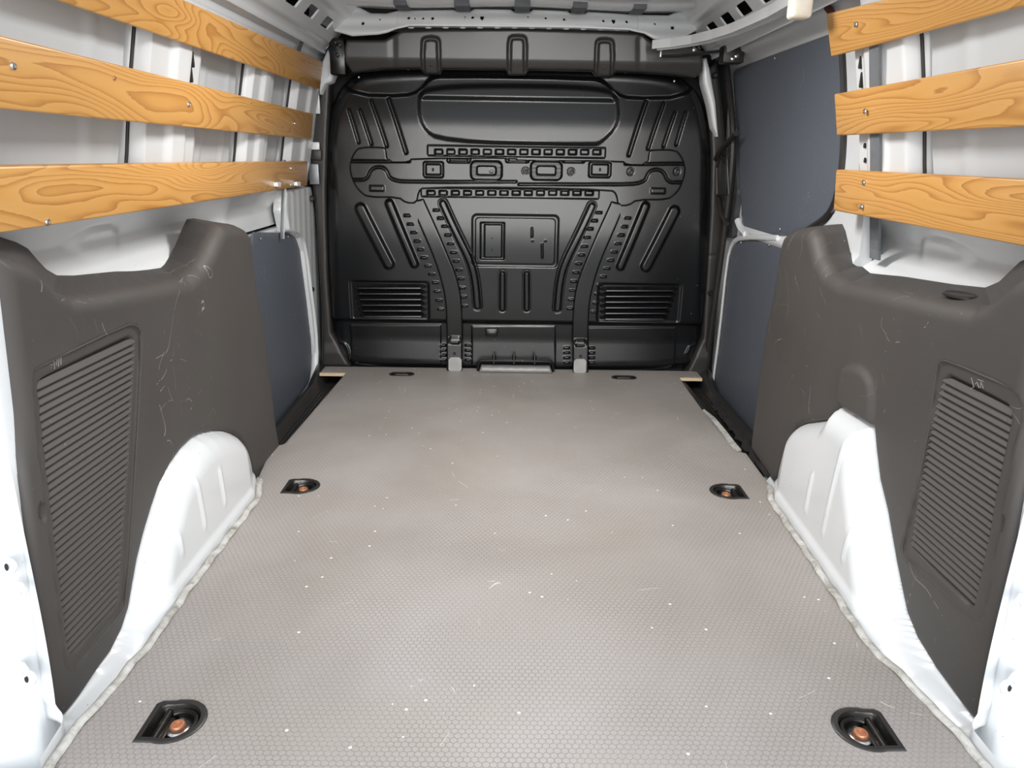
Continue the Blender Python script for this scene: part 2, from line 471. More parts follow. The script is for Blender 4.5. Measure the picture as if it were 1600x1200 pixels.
# outer shell: roof skin, side skins and sills keep daylight out as the real body does
def wall_base(z):   # inside half-width of the body frames at height z
    return np.interp(z, [-.2, .50, .62, .70, .78, .90, 1.02, 1.12, 1.20, 1.30], [.80, .80, .80, .765, .745, .725, .700, .672, .635, .56])

WL = {}
def lane(d0, d1, y):  # 1 between d0 and d1
    return ramp(np.abs(y - (d0 + d1) / 2) - (d1 - d0) / 2, .014)
def side_wall(name, s, frames, y1):
    xs = s
    if s < 0: boxf = sd_poly([(.80, .49), (2.08, .49), (2.12, .568), (2.97, .568), (2.97, 1.15), (.80, 1.15)])
    else: boxf = sd_poly([(.80, .49), (2.12, .49), (2.12, .60), (1.92, .685), (1.80, .73), (1.75, .80), (1.75, 1.15), (.80, 1.15)])
    def off(Y, Z):
        o = np.full(Y.shape, .050)                       # outer skin set back behind the frames
        o += -.006 * ramp(np.abs(((Y * 7.3) % 1) - .5) - .07, .05) * (Z > .72)
        for a, b in frames:
            fr = lane(a, b, Y)
            prof = -.002 - .010 * ramp(np.abs(Y - (a * .45 + b * .55)) - (b - a) * .16, .02)
            o = o * (1 - fr) + prof * fr
        top = smooth((Z - 1.06) / .03); o = o * (1 - top) + top * (.004 + .018 * ramp(np.abs(Z - 1.115) - .016, .012))
        low = smooth((.715 - Z) / .03); o = o * (1 - low) + low * .006; low = low * smooth((2.16 - Y) / .12)
        # scooped shelf over the wheel housing
        t = np.clip((.70 - Z) / .14, 0, 1)
        o = o + low * (.050 * np.sin(t * math.pi) ** 1 - .024 * smooth((t - .55) / .45))
        dent = np.hypot((Y - 1.55) / .09, (Z - .625) / .026) - 1
        o = o - low * .010 * ramp(dent * .05, .02)
        return o
    def disp(Y, Z): return off(Y, Z)
    o = relief(name, boxf, disp, (.78, max(y1, 2.12) + .02), (.47, 1.25), .008, lambda u, v, d: (s * (wall_base(v) + d), u, v), WHITE, flip=(s > 0))
    return tag(o, kind='structure')
wl_ = side_wall('wall_left', -1, [(.80, .93), (1.565, 1.83), (2.17, 2.37), (2.62, 2.96)], 2.97)
wr_ = side_wall('wall_right', 1, [(.80, .90), (1.535, 1.765)], 1.75)

# separate outer skin sheets seen between the frames, with a dark sealed gap at their far edge
def skin_sheet(s, a, b, z0, z1, parent):
    f = sd_box((a + b) / 2, (z0 + z1) / 2, (b - a) / 2, (z1 - z0) / 2, .012)
    def disp(Y, Z):
        x = (Y - a) / (b - a)
        return -.004 * ramp(np.abs(x - .80) - .03, .03) - .005 * ramp(np.abs(x - .2) - .12, .04) - .008 * np.sin(np.clip((Z - z0) / (z1 - z0), 0, 1) * math.pi)
    return relief('outer_skin', f, disp, (a - .02, b + .02), (z0 - .02, z1 + .02), .012,
                  lambda u, v, d: (s * (wall_base(v) + .040 + d), u, v), SKIN, thick=-.02, parent=parent, flip=(s > 0))
for a, b in ((.95, 1.545), (1.85, 2.15), (2.39, 2.60)):
    skin_sheet(-1, a, b, .715 if a > 1.8 else .70, 1.065, wl_)
skin_sheet(1, .92, 1.515, .70, 1.065, wr_)
def gap_strip(s, y, z0, z1, parent, w=.0035):
    zs = np.linspace(z0, z1, 16)
    tube('panel_gap_seal', [(s * (float(wall_base(z)) + .022), y, float(z)) for z in zs], w, RUBBER, parent, 8)
for y, z0 in ((1.552, .70), (2.158, .70), (2.607, .70)): gap_strip(-1, y, z0, 1.06, wl_)
gap_strip(1, 1.522, .70, 1.06, wr_)
# slotted holes in the frames
def slot(s, y, z, hh, parent, w=.0045, off=-.024):
    x = float(wall_base(z)) + off
    P = []
    for k in range(12):
        t = 2 * math.pi * k / 12
        P.append((y + math.cos(t) * w, z + math.sin(t) * w + (hh if math.sin(t) > 0 else -hh)))
    V = [(s * (x - .001), p, q) for p, q in P] + [(s * (x + .006), p, q) for p, q in P]
    Fs = [list(range(12)), list(range(23, 11, -1))] + [[k, (k + 1) % 12, 12 + (k + 1) % 12, 12 + k] for k in range(12)]
    return mesh_obj('slot_hole', V, Fs, HOLE, parent, False)
for y, z, hh in ((1.765, .985, .012), (1.765, .955, .012)): slot(-1, y, z, hh, wl_, off=-.006)
for y, z, hh in ((1.725, .995, .008), (1.725, .962, .012)): slot(1, y, z, hh, wr_, off=-.004)
for z in (.83, .80): slot(1, 1.72, z, .001, wr_, off=-.004)
for z in (.83, .805): slot(-1, 1.75, z, .001, wl_, off=-.006)

# lower shell sides beside the wheel housings (hidden by the trims, closing the body)
for s, par in ((-1, wl_), (1, wr_)):
    box('lower_body_side', (s * .878 - .008, .80, -.15), (s * .878 + .008, 2.20 if s < 0 else 2.1, .56), WHITE, par)
    box('outer_body_panel', (s * .90 - .01, .70, -.3), (s * .90 + .01, 3.2, 1.25), WHITE, par)
    box('wheel_housing_shelf', (min(s * .772, s * .87), .93, .530), (max(s * .772, s * .87), 2.05, .540), WHITE, par, .004)

# ------------------------------------------------------------------ wheel arch trims
def face_x(Y): return .707 - .018 * Y
def on_face(px, py, s): return tuple(on_plane(px, py, (1, s * .018, 0), s * .707)[1:])
TL = [(77, 1121), (100, 1117), (140, 1066), (175, 1021), (193, 985), (204, 950), (210, 915), (217, 875), (227, 835), (239, 795), (250, 762), (268, 727), (287, 700),
      (305, 683), (320, 676), (336, 673), (350, 673), (364, 677), (377, 686), (386, 703), (392, 722), (397, 744), (402, 750), (439, 700),
      (433, 670), (419, 549), (404, 430), (397, 366), (390, 356), (378, 350), (364, 348), (352, 350), (343, 366), (331, 392), (318, 415), (300, 432),
      (258, 440), (217, 446), (150, 457), (118, 459), (99, 449), (84, 434), (66, 414), (45, 404), (15, 396), (-8, 392)]
TR = [(1537, 1135), (1527, 1130), (1497, 1090), (1460, 1046), (1430, 998), (1414, 958), (1405, 915), (1397, 875), (1384, 800), (1372, 750), (1366, 700), (1363, 666), (1340, 650),
      (1311, 632), (1299, 654), (1290, 656), (1255, 661), (1243, 668), (1233, 690), (1222, 716), (1213, 746), (1207, 754), (1172, 702),
      (1174, 680), (1185, 590), (1200, 480), (1216, 380), (1220, 366), (1230, 358), (1246, 354), (1262, 354), (1268, 366), (1276, 398), (1290, 424), (1312, 438),
      (1375, 450), (1455, 467), (1515, 477), (1540, 468), (1560, 450), (1578, 434), (1605, 424), (1640, 418)]
def trim_side(s):
    px = TL if s < 0 else TR
    P = [on_face(a, b, s) for a, b in px]
    P.append((1.00, .655)) if s > 0 else None
    S = sd_poly(P)
    if s < 0:
        fr = [(46, 588), (52, 577), (198, 507), (214, 508), (223, 522), (213, 716), (198, 940), (190, 958), (116, 1046), (104, 1048), (96, 1038), (54, 700)]
        gr = [(60, 600), (66, 593), (205, 527), (212, 530), (212, 545), (202, 725), (186, 938), (182, 946), (114, 1020), (107, 1018), (104, 1010), (69, 700)]
        clip = (60, 800)
    else:
        fr = [(1463, 573), (1468, 564), (1482, 564), (1583, 607), (1597, 620), (1601, 640), (1589, 705), (1545, 958), (1536, 974), (1522, 977), (1416, 877), (1408, 860), (1410, 846), (1447, 700)]
        gr = [(1470, 594), (1478, 587), (1572, 632), (1580, 642), (1580, 660), (1570, 708), (1524, 940), (1518, 950), (1510, 946), (1428, 862), (1421, 852), (1422, 846), (1445, 700)]
        clip = (1569, 819)
    FR = [on_face(a, b, s) for a, b in fr]; GR = [on_face(a, b, s) for a, b in gr]
    Sf = sd_poly(FR); Sg = sd_poly(GR); cl = on_face(*clip, s)
    ridge = None
    if s > 0:
        hood = chaikin([on_face(a, b, s) for a, b in [(1308, 640), (1312, 590), (1318, 572), (1340, 568), (1358, 580), (1368, 604), (1368, 640), (1364, 672), (1340, 656)]], 1)
        Sh = sd_poly(hood)
    def disp(Y, Z):
        sd = S(Y, Z); zt = smooth((Z - .35) / .12)
        r = .010 + .022 * zt
        d = -(zt * edge_round(sd, .034) + (1 - zt) * edge_round(sd, .012))
        d = d - .004 * ramp(Sf(Y, Z), .004) + .0025 * ramp(np.abs(Sf(Y, Z)) - .0012, .003)
        d = d - .011 * ramp(Sg(Y, Z), .003)
        if s > 0: d = d + .010 * ramp(Sh(Y, Z) + .006, .022)
        d = d - .012 * ramp(np.hypot((Y - cl[0]) * 1.6, (Z - cl[1]) * .6) - .008, .003)
        # dish below the ledge and swelling towards the rear edge
        d = d + .006 * np.exp(-((Y - 1.0) / .06) ** 2)
        return d
    def ext(Y, Z):
        k = smooth((Z - .42) / .1)
        return Y + k * np.interp(Y, [1.0, 1.17, 1.35, 1.62, 1.75, 1.87, 1.93, 2.0], [.16, .15, .13, .10, .075, .05, .03, 0]), Z + k * .004
    o = relief('wheel_arch_trim', S, disp, (.88, 2.14), (-.02, .70), .0042,
               lambda u, v, d: (s * (face_x(u) - d), u, v), TRIM, thick=.115, ext=ext, flip=(s > 0), share=True)
    FRs = chaikin(FR, 1)
    tube('grille_frame', [(s * (face_x(y) + .0006), y, z) for y, z in FRs], .0016, TRIM, o, 6, closed=True)
    # louvre slats, each a wedge across the grille opening
    zs = [p[1] for p in GR]; z0, z1 = min(zs), max(zs); pitch = .0115
    n = int((z1 - z0) / pitch)
    for k in range(n):
        z = z1 - pitch * (k + .9)
        if z - .006 < z0: break
        hit = []
        for zz in (z,):
            for (ya, za), (yb, zb) in zip(GR, GR[1:] + GR[:1]):
                if (za - zz) * (zb - zz) < 0: hit.append(ya + (yb - ya) * (zz - za) / (zb - za))
        if len(hit) < 2: continue
        ya, yb = min(hit) - .001, max(hit) + .001
        if yb - ya < .02: continue
        prof = [(.0085, z + pitch * .48), (.016, z + pitch * .48), (.016, z - pitch * .28), (.0050, z - pitch * .36), (.0020, z - pitch * .32), (.0016, z - pitch * .18)]
        V = []
        for y in (ya, yb): V += [(s * (face_x(y) + dx), y, zz) for dx, zz in prof]
        m = len(prof); Fs = [list(range(m)), list(range(2 * m - 1, m - 1, -1))] + [[i, (i + 1) % m, m + (i + 1) % m, m + i] for i in range(m)]
        mesh_obj('louvre_slat', V, Fs, TRIM, o, False)
    # marks scratched by hand on the frame above the louvres
    strokes = ([[(68, 577), (74, 568), (80, 571), (86, 570)], [(82, 574), (84, 575)], [(89, 577), (88, 562), (92, 571), (93, 561)], [(95, 573), (96, 560)], [(99, 570), (99, 558)]] if s < 0 else
               [[(1514, 590), (1518, 605), (1513, 607)], [(1520, 600), (1523, 597), (1526, 606)], [(1528, 606), (1529, 597), (1533, 607)], [(1524, 593), (1533, 596)]])
    for st in strokes:
        pts = [on_face(a, b, s) for a, b in st]
        tube('scratched_mark', [(s * (face_x(y) + .0036), y, z) for y, z in pts], .0006, SCRATCH, o, 5)
    if s > 0:
        c = on_plane(1500, 466, (0, 0, 1), .5905)
        bm = lathe_bm([(.024, 0), (.024, .003), (.021, .005), (.019, .0035), (0, .0035)], 20)
        pl = obj_bm('blanking_plug', bm, BLKPL, o); pl.location = (.735, float(on_x(1500, 466, .735)[1]), .583); pl.scale = (1, 1.5, 1)
        pl['label'] = 'black oval plug'
    return o, S
tl_, SL = trim_side(-1); tr_, SR = trim_side(1)
tag(tl_, 'brown-grey plastic wheel arch trim with louvred grille, on the left wall', 'wheel arch trim', 'plastic wheel arch trims')
tag(tr_, 'brown-grey scratched plastic wheel arch trim with oval plug and raised hood, on the right wall', 'wheel arch trim', 'plastic wheel arch trims')

# ------------------------------------------------------------------ wheel arches (white metal) and their floor flange
def wheel_arch(s, S, parent, ribs, base_px):
    base = xy(base_px); base.sort(key=lambda p: p[1]); by = [p[1] for p in base]; bx = [abs(p[0]) for p in base]
    def bxf(Y): return np.interp(Y, by, bx)
    R = [([tuple(on_x(a, b, s * .625)[1:]) for a, b in ln], w) for ln, w in ribs]
    lines = [(sd_line(p, w), w) for p, w in R]
    reg = sd_box(1.38, .20, .54, .24)
    def sdf(Y, Z): return np.maximum(np.maximum(reg(Y, Z), -S(Y, Z) - .022), np.where(Z > .02, .932 + .09 * Z - Y, -1.0))
    def disp(Y, Z):
        dist = S(Y, Z)
        body = face_x(Y) - bxf(Y)                                      # how far the foot of the arch stands in
        k = np.clip(dist / .055, 0, 1); k = np.sqrt(1 - (1 - k) ** 2)
        d = -.016 + (body + .006) * k - .03 * smooth((Z - .02) / .5)
        d = np.where(dist < 0, -.016, d)
        fade = smooth((dist - .03) / .02)
        for f, w in lines: d = d + fade * .0042 * ramp(f(Y, Z), .006) * smooth((Z - .05) / .02)
        d = d + .006 * smooth((.030 - Z) / .012)                     # foot flange
        d = d - .012 * smooth((Y - 1.79) / .03)
        return d
    o = relief('wheel_arch', sdf, disp, (.82, 1.95), (-.03, .46), .0055, lambda u, v, d: (s * (face_x(u) - d), u, v), WHITE, flip=(s > 0), parent=parent)
    # sealed seam along the foot
    ys = np.linspace(.66, 1.80, 60); bm = bmesh.new()
    bm = tube_bm([(s * (float(bxf(y)) - .004 + .0015 * math.sin(y * 90)), y, .0025 + .0015 * math.sin(y * 55)) for y in ys], .01, 10, flat=(.0075, .005))
    obj_bm('sealant_bead', bm, SEAL, parent)
    return o
wheel_arch(-1, SL, wl_, [([(283, 762), (300, 892)], .004), ([(316, 708), (333, 846)], .004), ([(354, 735), (360, 790)], .004)],
           [(404, 745), (401, 779), (292, 921), (233, 1004), (165, 1084), (98, 1160), (50, 1240)])
wheel_arch(1, SR, wr_, [([(1262, 742), (1254, 800)], .004), ([(1306, 690), (1281, 850)], .004), ([(1343, 737), (1314, 895)], .004)],
           [(1206, 762), (1207, 783), (1256, 854), (1360, 1008), (1422, 1067), (1522, 1171), (1590, 1260)])

# ------------------------------------------------------------------ rear corner pillars
def rear_pillar(s, parent, bolts, holes):
    f = sd_box(.8425, .25, .1575, .60, .01)
    o = relief('rear_pillar', f, lambda X, Z: .006 * ramp(np.abs(X - .80) - .03, .02) - edge_round(f(X, Z), .008), (.66, 1.02), (-.4, .9), .01,
               lambda u, v, d: (s * (u + .010 + .0 * v), .905 + .085 * np.maximum(v, 0) + np.maximum(0, (.74 - u)) * .35 - d, v), WHITE, thick=.035, parent=parent, flip=(s < 0), share=True)
    nrm = (0, -1, .085)
    for px, py in bolts:
        p = on_y(px, py, .925); yy = .905 + .085 * max(p[2], 0)
        q = on_y(px, py, yy)
        screw('pillar_bolt', (q[0], yy - .001, q[2]), nrm, .0075, WHITE, parent, .006, True)
    for px, py in holes:
        p = on_y(px, py, .925); yy = .905 + .085 * max(p[2], 0); q = on_y(px, py, yy)
        bm = lathe_bm([(.013, 0), (.012, .0025), (.0055, .0025)], 16); h = obj_bm('dimpled_boss', bm, WHITE, parent); h.matrix_local = basis(nrm, (q[0], yy + .0005, q[2]))
        bm = lathe_bm([(.0055, .0012), (0, .0012)], 12); h2 = obj_bm('bolt_hole', bm, HOLE, parent); h2.matrix_local = basis(nrm, (q[0], yy - .0012, q[2])); h2.scale = (.55, 1, 1)
    return o
rear_pillar(-1, wl_, [(30, 920), (33, 1045)], [(12, 885), (43, 1060)])
rear_pillar(1, wr_, [(1597, 938), (1587, 1060)], [(1576, 1074)])
box('rear_sill', (-1.0, .55, -.14), (1.0, .86, -.035), WHITE, wr_, .01)

# ------------------------------------------------------------------ wooden slats
def slat(s, far_y, far, near, near_y, xn, th=.018):
    """far=(top px, bottom px) at depth far_y; near=(px column, top y, bottom y) seen on the plane X=xn"""
    ft, fb = on_y(*far[0], far_y), on_y(*far[1], far_y)
    nt, nb = on_x(near[0], near[1], xn[0]), on_x(near[0], near[2], xn[1])
    def ext(f, n, y): k = (y - f[1]) / (n[1] - f[1]); return f + (n - f) * k
    ft2, fb2 = ft, fb
    nt2, nb2 = ext(ft, nt, near_y), ext(fb, nb, near_y)
    ax = Vector((nt2 + nb2 - ft2 - fb2)).normalized(); up = Vector(nt2 - nb2).normalized()
    nrm = ax.cross(up).normalized()
    if nrm.x * s < 0: nrm = -nrm
    up = (nrm.cross(ax)).normalized()
    if up.z < 0: up = -up
    c = Vector((ft2 + fb2 + nt2 + nb2) / 4)
    ax3 = ax; z3 = ax3.cross(up).normalized()
    M = Matrix((ax3, up, z3)).transposed().to_4x4(); M.translation = c
    Mi = M.inverted()
    fr = [Vector(v) for v in (ft2, fb2, nb2, nt2)]
    P = [Mi @ v for v in (fr[0], fr[1])] + [Mi @ (fr[1] + nrm * th), Mi @ (fr[0] + nrm * th)] + [Mi @ fr[3], Mi @ fr[2]] + [Mi @ (fr[2] + nrm * th), Mi @ (fr[3] + nrm * th)]
    bm = hexa_bm(P, .0035, 3)
    o = obj_bm('wooden_slat', bm, WOOD, None, True, 50); o.matrix_world = M
    o['_n'] = 0; del o['_n']
    plane_n = np.array(nrm); d = plane_n @ ft
    return o, plane_n, d, M
def slat_screws(o, n, d, M, pts, r=.0055, mat=None):
    for px, py in pts:
        p = on_plane(px, py, n, d); w = basis(-Vector(n), p - n * -0.0 - np.array(n) * .0005)
        bm = lathe_bm([(r, 0), (r, r * .25), (r * .8, r * .5), (r * .5, r * .55), (r * .4, r * .1), (0, r * .1)], 14); me_o = obj_bm('screw', bm, mat or STEEL, o)
        me_o.matrix_local = M.inverted() @ w
SG = 'wooden slats along the side walls'
specs = [
    (-1, 2.80, ((505, 97), (500, 140)), (200, -39, 38.2), (-.655, -.675), 'topmost wooden slat on the left wall', [(311, 34), (474, 108)]),
    (-1, 2.80, ((490, 178), (487, 218)), (0, 55, 170), (-.670, -.683), 'middle wooden slat on the left wall, directly above the slat with the metal clips', [(19, 103), (178, 122), (294, 163), (460, 193), (392, 159)]),
    (-1, 2.80, ((481, 252), (480, 290)), (0, 260, 365), (-.690, -.700), 'lowest wooden slat on the left wall, carrying two small metal clips', [(454, 263), (453, 289), (73, 347)]),
    (1, 1.80, ((1290, 22), (1298, 89)), (1560, -44, 20), (.680, .693), 'topmost wooden slat on the right wall, cut by the top of the photo', [(1338, 38)]),
    (1, 1.80, ((1303, 147), (1307, 212)), (1600, 92, 198), (.702, .712), 'middle wooden slat on the right wall, with a single screw', [(1352, 174)]),
    (1, 1.80, ((1306, 265), (1302, 329)), (1600, 280, 385), (.730, .735), 'lowest wooden slat on the right wall, fixed by two screws', [(1350, 285), (1347, 323)]),
]
for s, fy, far, near, xn, lab, scr in specs:
    o, n, d, M = slat(s, fy, far, near, 1.0, xn)
    tag(o, lab, 'wooden slat', SG)
    if 'middle wooden slat on the left' in lab:
        slat_screws(o, n, d, M, [scr[0], scr[2], scr[3]]); slat_screws(o, n, d, M, [scr[1], scr[4]], .004, mat=RUST)
    else: slat_screws(o, n, d, M, scr)
    if 'clips' in lab:
        for px, py in ((431, 288), (462, 287)):
            p = on_plane(px, py, n, d)
            bm = box_bm((-.006, -.022, -.001), (.006, .022, .0015), .0005, 1)
            b2 = box_bm((-.008, -.006, .0015), (.008, -.003, .018), .001, 1)
            me = bpy.data.meshes.new('t'); b2.to_mesh(me); b2.free(); bm.from_mesh(me)
            c_ = obj_bm('metal_clip', bm, STEEL, o)
            W = Matrix((Vector((0, 0, 1)), Vector((0, 1, 0)), Vector((-1, 0, 0)))).transposed().to_4x4()
            W = Matrix(((0, 0, 1, float(p[0])), (0, 1, 0, float(p[1])), (1, 0, 0, float(p[2])), (0, 0, 0, 1)))
            c_.matrix_local = M.inverted() @ W

# ------------------------------------------------------------------ bulkhead (wall_front)
YB = 2.885
_zt = np.linspace(-.05, 1.25, 400)
_tilt = np.interp(_zt, [-.05, .10, .125, .15, .28, .38, .46, .55, .62, .68, .76, .84, .88, .93, .98, 1.05, 1.2],
                  [7, 6, -6, -4, -2, -2, 0, 3, 5.5, 4, 3, 2, 0, -8, -14, -14, -10])
_h = -np.cumsum(np.tan(np.radians(_tilt))) * (_zt[1] - _zt[0])
_h -= np.interp(.55, _zt, _h)
def h0(z): return np.interp(z, _zt, _h)
def B(px, py):
    z = .5
    for _ in range(4):
        p = on_y(px, py, YB - float(h0(z))); z = p[2]
    return (p[0], p[2])
def BB(pts): return [B(a, b) for a, b in pts]
def mir(pts, cx=808.5, dy=4): return [(2 * cx - a, b + dy) for a, b in pts]
def brect(x0, y0, x1, y1, r=.006):
    a, b, c, d = B(x0, y0), B(x1, y0), B(x1, y1), B(x0, y1)
    cx = (a[0] + b[0] + c[0] + d[0]) / 4; cz = (a[1] + b[1] + c[1] + d[1]) / 4
    return sd_box(cx, cz, abs(b[0] - a[0] + c[0] - d[0]) / 4, abs(a[1] - d[1] + b[1] - c[1]) / 4, r)
PXM = .00226    # metres per pixel at the bulkhead

def bframe(u, v, d): return (u, YB - h0(v) - d, v)

outline = [(522, 578), (519, 560), (513, 520), (509, 430), (506, 330), (503, 240), (505, 205), (512, 170), (528, 135), (550, 112), (600, 104), (700, 100), (808, 99), (930, 102), (1010, 106),
           (1062, 114), (1088, 133), (1105, 165), (1114, 200), (1118, 240), (1115, 330), (1110, 430), (1104, 520), (1096, 560), (1090, 584), (808, 590)]
So = sd_poly(chaikin(BB(outline), 1))
feat = []   # (sdf, height, flank)
def add(f, h, w=.006): feat.append((f, h, w))
def both(fn): fn(lambda p: p); fn(lambda p: mir(p))
def cs(pts): return chaikin(pts, 2, False)

# pocket
pocket = chaikin([(650, 150), (668, 133), (808, 130), (950, 135), (968, 152), (970, 195), (940, 227), (920, 229), (690, 224), (655, 200)], 2)
Sp = sd_poly(BB(pocket))
def pocket_d(U, V):
    m = ramp(Sp(U, V) + .006, .02)
    z0 = B(808, 226)[1]; z1 = B(808, 131)[1]
    t = np.clip((V - z0) / (z1 - z0), 0, 1)
    return -m * (.007 + .010 * smooth((t - .70) / .12))
# slanting ribs above the cross member (recessed dark channels with raised bands)
for P_, w in (([(580, 158), (604, 228)], .0045), ([(607, 155), (634, 238)], .0055), ([(545, 172), (560, 222)], .004), ([(562, 172), (580, 225)], .004)):
    add(sd_line(BB(P_), w), -.009, .006); add(sd_line(BB(mir(P_)), w), -.009, .006)
sh_ = chaikin([(528, 98), (808, 92), (1088, 100), (1094, 125), (1068, 152), (985, 154), (962, 146), (945, 128), (925, 122), (690, 118), (672, 122), (655, 142), (632, 150), (556, 148), (524, 125)], 1)
add(sd_poly(BB(sh_)), -.012, .018)
add(brect(668, 229, 946, 245, .004), -.005, .004); add(brect(658, 295, 936, 309, .004), -.005, .004)
# slanting ribs below
for P_, w in (([(564, 326), (608, 412)], .0175), ([(609, 318), (648, 412)], .0125)):
    for Q in (P_, mir(P_)):
        add(sd_line(BB(Q), w), .013, .010)
P_ = cs([(692, 318), (712, 362), (736, 410), (743, 440), (746, 478)])
for Q in (P_, mir(P_)):
    add(sd_line(BB(Q), .0175), -.004, .006); add(sd_line(BB(Q), .0115), .016, .008)
for x in (785, 823):
    add(sd_line(BB([(x, 428), (x, 482)]), .0145), -.003, .005); add(sd_line(BB([(x, 428), (x, 482)]), .0095), .013, .007)
# kick panels and the dark step above them
zk = B(808, 505)[1]
add(sd_poly(BB([(546, 509), (688, 509), (688, 572), (548, 572)])), .004, .004)
add(sd_poly(BB([(737, 511), (868, 511), (868, 575), (737, 575)])), .004, .004)
add(sd_poly(BB([(919, 513), (1058, 513), (1055, 576), (919, 576)])), .004, .004)
def kick(U, V): return -.020 * smooth((zk + .012 - V) / .020)
# ticks beside the uprights (folded tabs)
def ticks(path, n, hw=.010, hh=.0028):
    P = np.array(path, float)
    L_ = np.r_[0, np.cumsum(np.hypot(*np.diff(P, axis=0).T))]
    for k in range(n):
        t = L_[-1] * (k + .5) / n
        x, y = np.interp(t, L_, P[:, 0]), np.interp(t, L_, P[:, 1])
        c = B(x, y); yield (c[0], c[1], hw, hh)
tk = []
for path, n in (([(634, 330), (655, 385), (680, 440), (690, 490)], 12), ([(678, 322), (695, 352), (720, 430), (727, 485)], 12), ([(692, 537), (692, 568)], 4), ([(731, 537), (731, 568)], 4)):
    tk += list(ticks(path, n)); tk += list(ticks(mir(path), n))
def castell(x0, x1, y, n, hw=.0125, hh=.009):
    for k in range(n):
        x = x0 + (x1 - x0) * (k + .5) / n
        c = B(x, y); tk.append((c[0], c[1], hw, hh)); c2 = B(x + (x1 - x0) / n * .5, y)
castell(676, 942, 237.5, 14, .0135, .0085); castell(664, 930, 301.5, 14, .0135, .0075)
def tick_d(U, V):
    d = np.zeros(U.shape)
    for cx, cz, hw, hh in tk:
        m = (np.abs(U - cx) < hw + .006) & (np.abs(V - cz) < hh + .006)
        if m.any(): d[m] = np.maximum(d[m], .007 * ramp(np.maximum(np.abs(U[m] - cx) - hw, np.abs(V[m] - cz) - hh), .0035))
    return d
# frame for the access plate and louvre fields
add(brect(738, 336, 872, 417, .018), -.005, .006)
lv = [(551, 667, 443, 496, 0), (937, 1060, 447, 500, 0)]
for x0, x1, y0, y1, _ in lv: add(brect(x0 - 3, y0 - 3, x1 + 3, y1 + 3, .010), -.006, .008)
arc = sd_line(BB(cs([(527, 535), (540, 540), (545, 556), (543, 572)])), .003)
add(arc, .006, .004); add(sd_line(BB(mir([(527, 535), (538, 540), (543, 550)])), .003), .006, .004)
def bdisp(U, V):
    s = So(U, V)
    d = -edge_round(s, .055) * .8 - edge_round(s, .012)
    for f, h, w in feat: d = d + h * ramp(f(U, V), w)
    return d + pocket_d(U, V) + kick(U, V) + tick_d(U, V)
bulk = relief('wall_front', So, bdisp, (-.80, .80), (-.03, 1.16), .0030, bframe, BLACK, thick=.06, share=True)
tag(bulk, kind='structure')

# cross member
cmL = [(808, 246), (644, 246), (638, 252), (606, 252), (604, 232), (598, 229), (562, 229), (553, 238), (546, 255), (547, 270), (553, 288), (562, 300), (574, 309), (622, 309), (634, 318), (652, 318), (655, 300), (662, 294), (808, 294)]
cmR = mir(cmL)[::-1]
cm = cmL + cmR
cm_pts = []
for p in cm:
    if not cm_pts or np.hypot(p[0] - cm_pts[-1][0], p[1] - cm_pts[-1][1]) > 5: cm_pts.append(p)
Scm = sd_poly(chaikin(BB(cm_pts), 1))
cf = []
def cadd(f, h, w=.005): cf.append((f, h, w))
for M_ in (lambda p: p, lambda p: mir(p)):
    cadd(sd_line(BB(M_([(549, 252), (640, 252)])), .0035), -.008)                       # dark crease
    cadd(sd_line(BB(M_(cs([(552, 281), (574, 281), (580, 264), (592, 260), (604, 264), (611, 283), (660, 284), (806, 284)]))), .0035), -.007)
    cadd(brect(*([579, 290, 601, 298] if M_([(0, 0)])[0] == (0, 0) else [1016, 294, 1038, 302]), .002), .004)
for x0, x1 in ((664, 691), (922, 952)):
    cadd(brect(x0 - 2, 253, x1 + 2, 277, .008), -.007); cadd(brect(x0 + 2, 256.5, x1 - 2, 273, .005), .008)
for x in (717, 808.5, 896):
    cadd(brect(x - 18, 244, x + 18, 254, .006), -.008); cadd(brect(x - 14, 247.5, x + 14, 252, .002), .009, .003)
for x in (760, 853.5):
    cadd(brect(x - 24, 252, x + 24, 281, .018), -.012, .006); cadd(brect(x - 15, 259.5, x + 15, 273.5, .008), .011, .004)
for x, y in ((821, 267), (892, 268), (985, 268), (1057, 268)): cadd(sd_circle(*B(x, y), .0125), -.004, .003); cadd(sd_circle(*B(x, y), .0105), .004, .002)
def cdisp(U, V):
    d = .012 - edge_round(Scm(U, V), .006)
    for f, h, w in cf: d = d + h * ramp(f(U, V), w)
    return d
cmo = relief('cross_member', Scm, cdisp, (-.68, .70), (.60, .90), .0026, bframe, BLACK, thick=.006, parent=bulk, share=True)
for x, y in ((768, 267),): 
    c = B(x, y); screw('bolt', (c[0], YB - float(h0(c[1])) - .011, c[1]), (0, -1, 0), .0065, DKMET, cmo, .005, True)
for x, y in ((677, 265), (937, 265)):
    c = B(x, y); box('square_hole', (c[0] - .004, YB - float(h0(c[1])) - .0135, c[1] - .006), (c[0] + .004, YB - float(h0(c[1])) - .010, c[1] + .006), HOLE, cmo)
for x, y in ((821, 267), (892, 268), (985, 268), (1057, 268)):
    c = B(x, y); screw('plug_disc', (c[0], YB - float(h0(c[1])) - .0125, c[1]), (0, -1, 0), .0095, DKMET, cmo, .002)

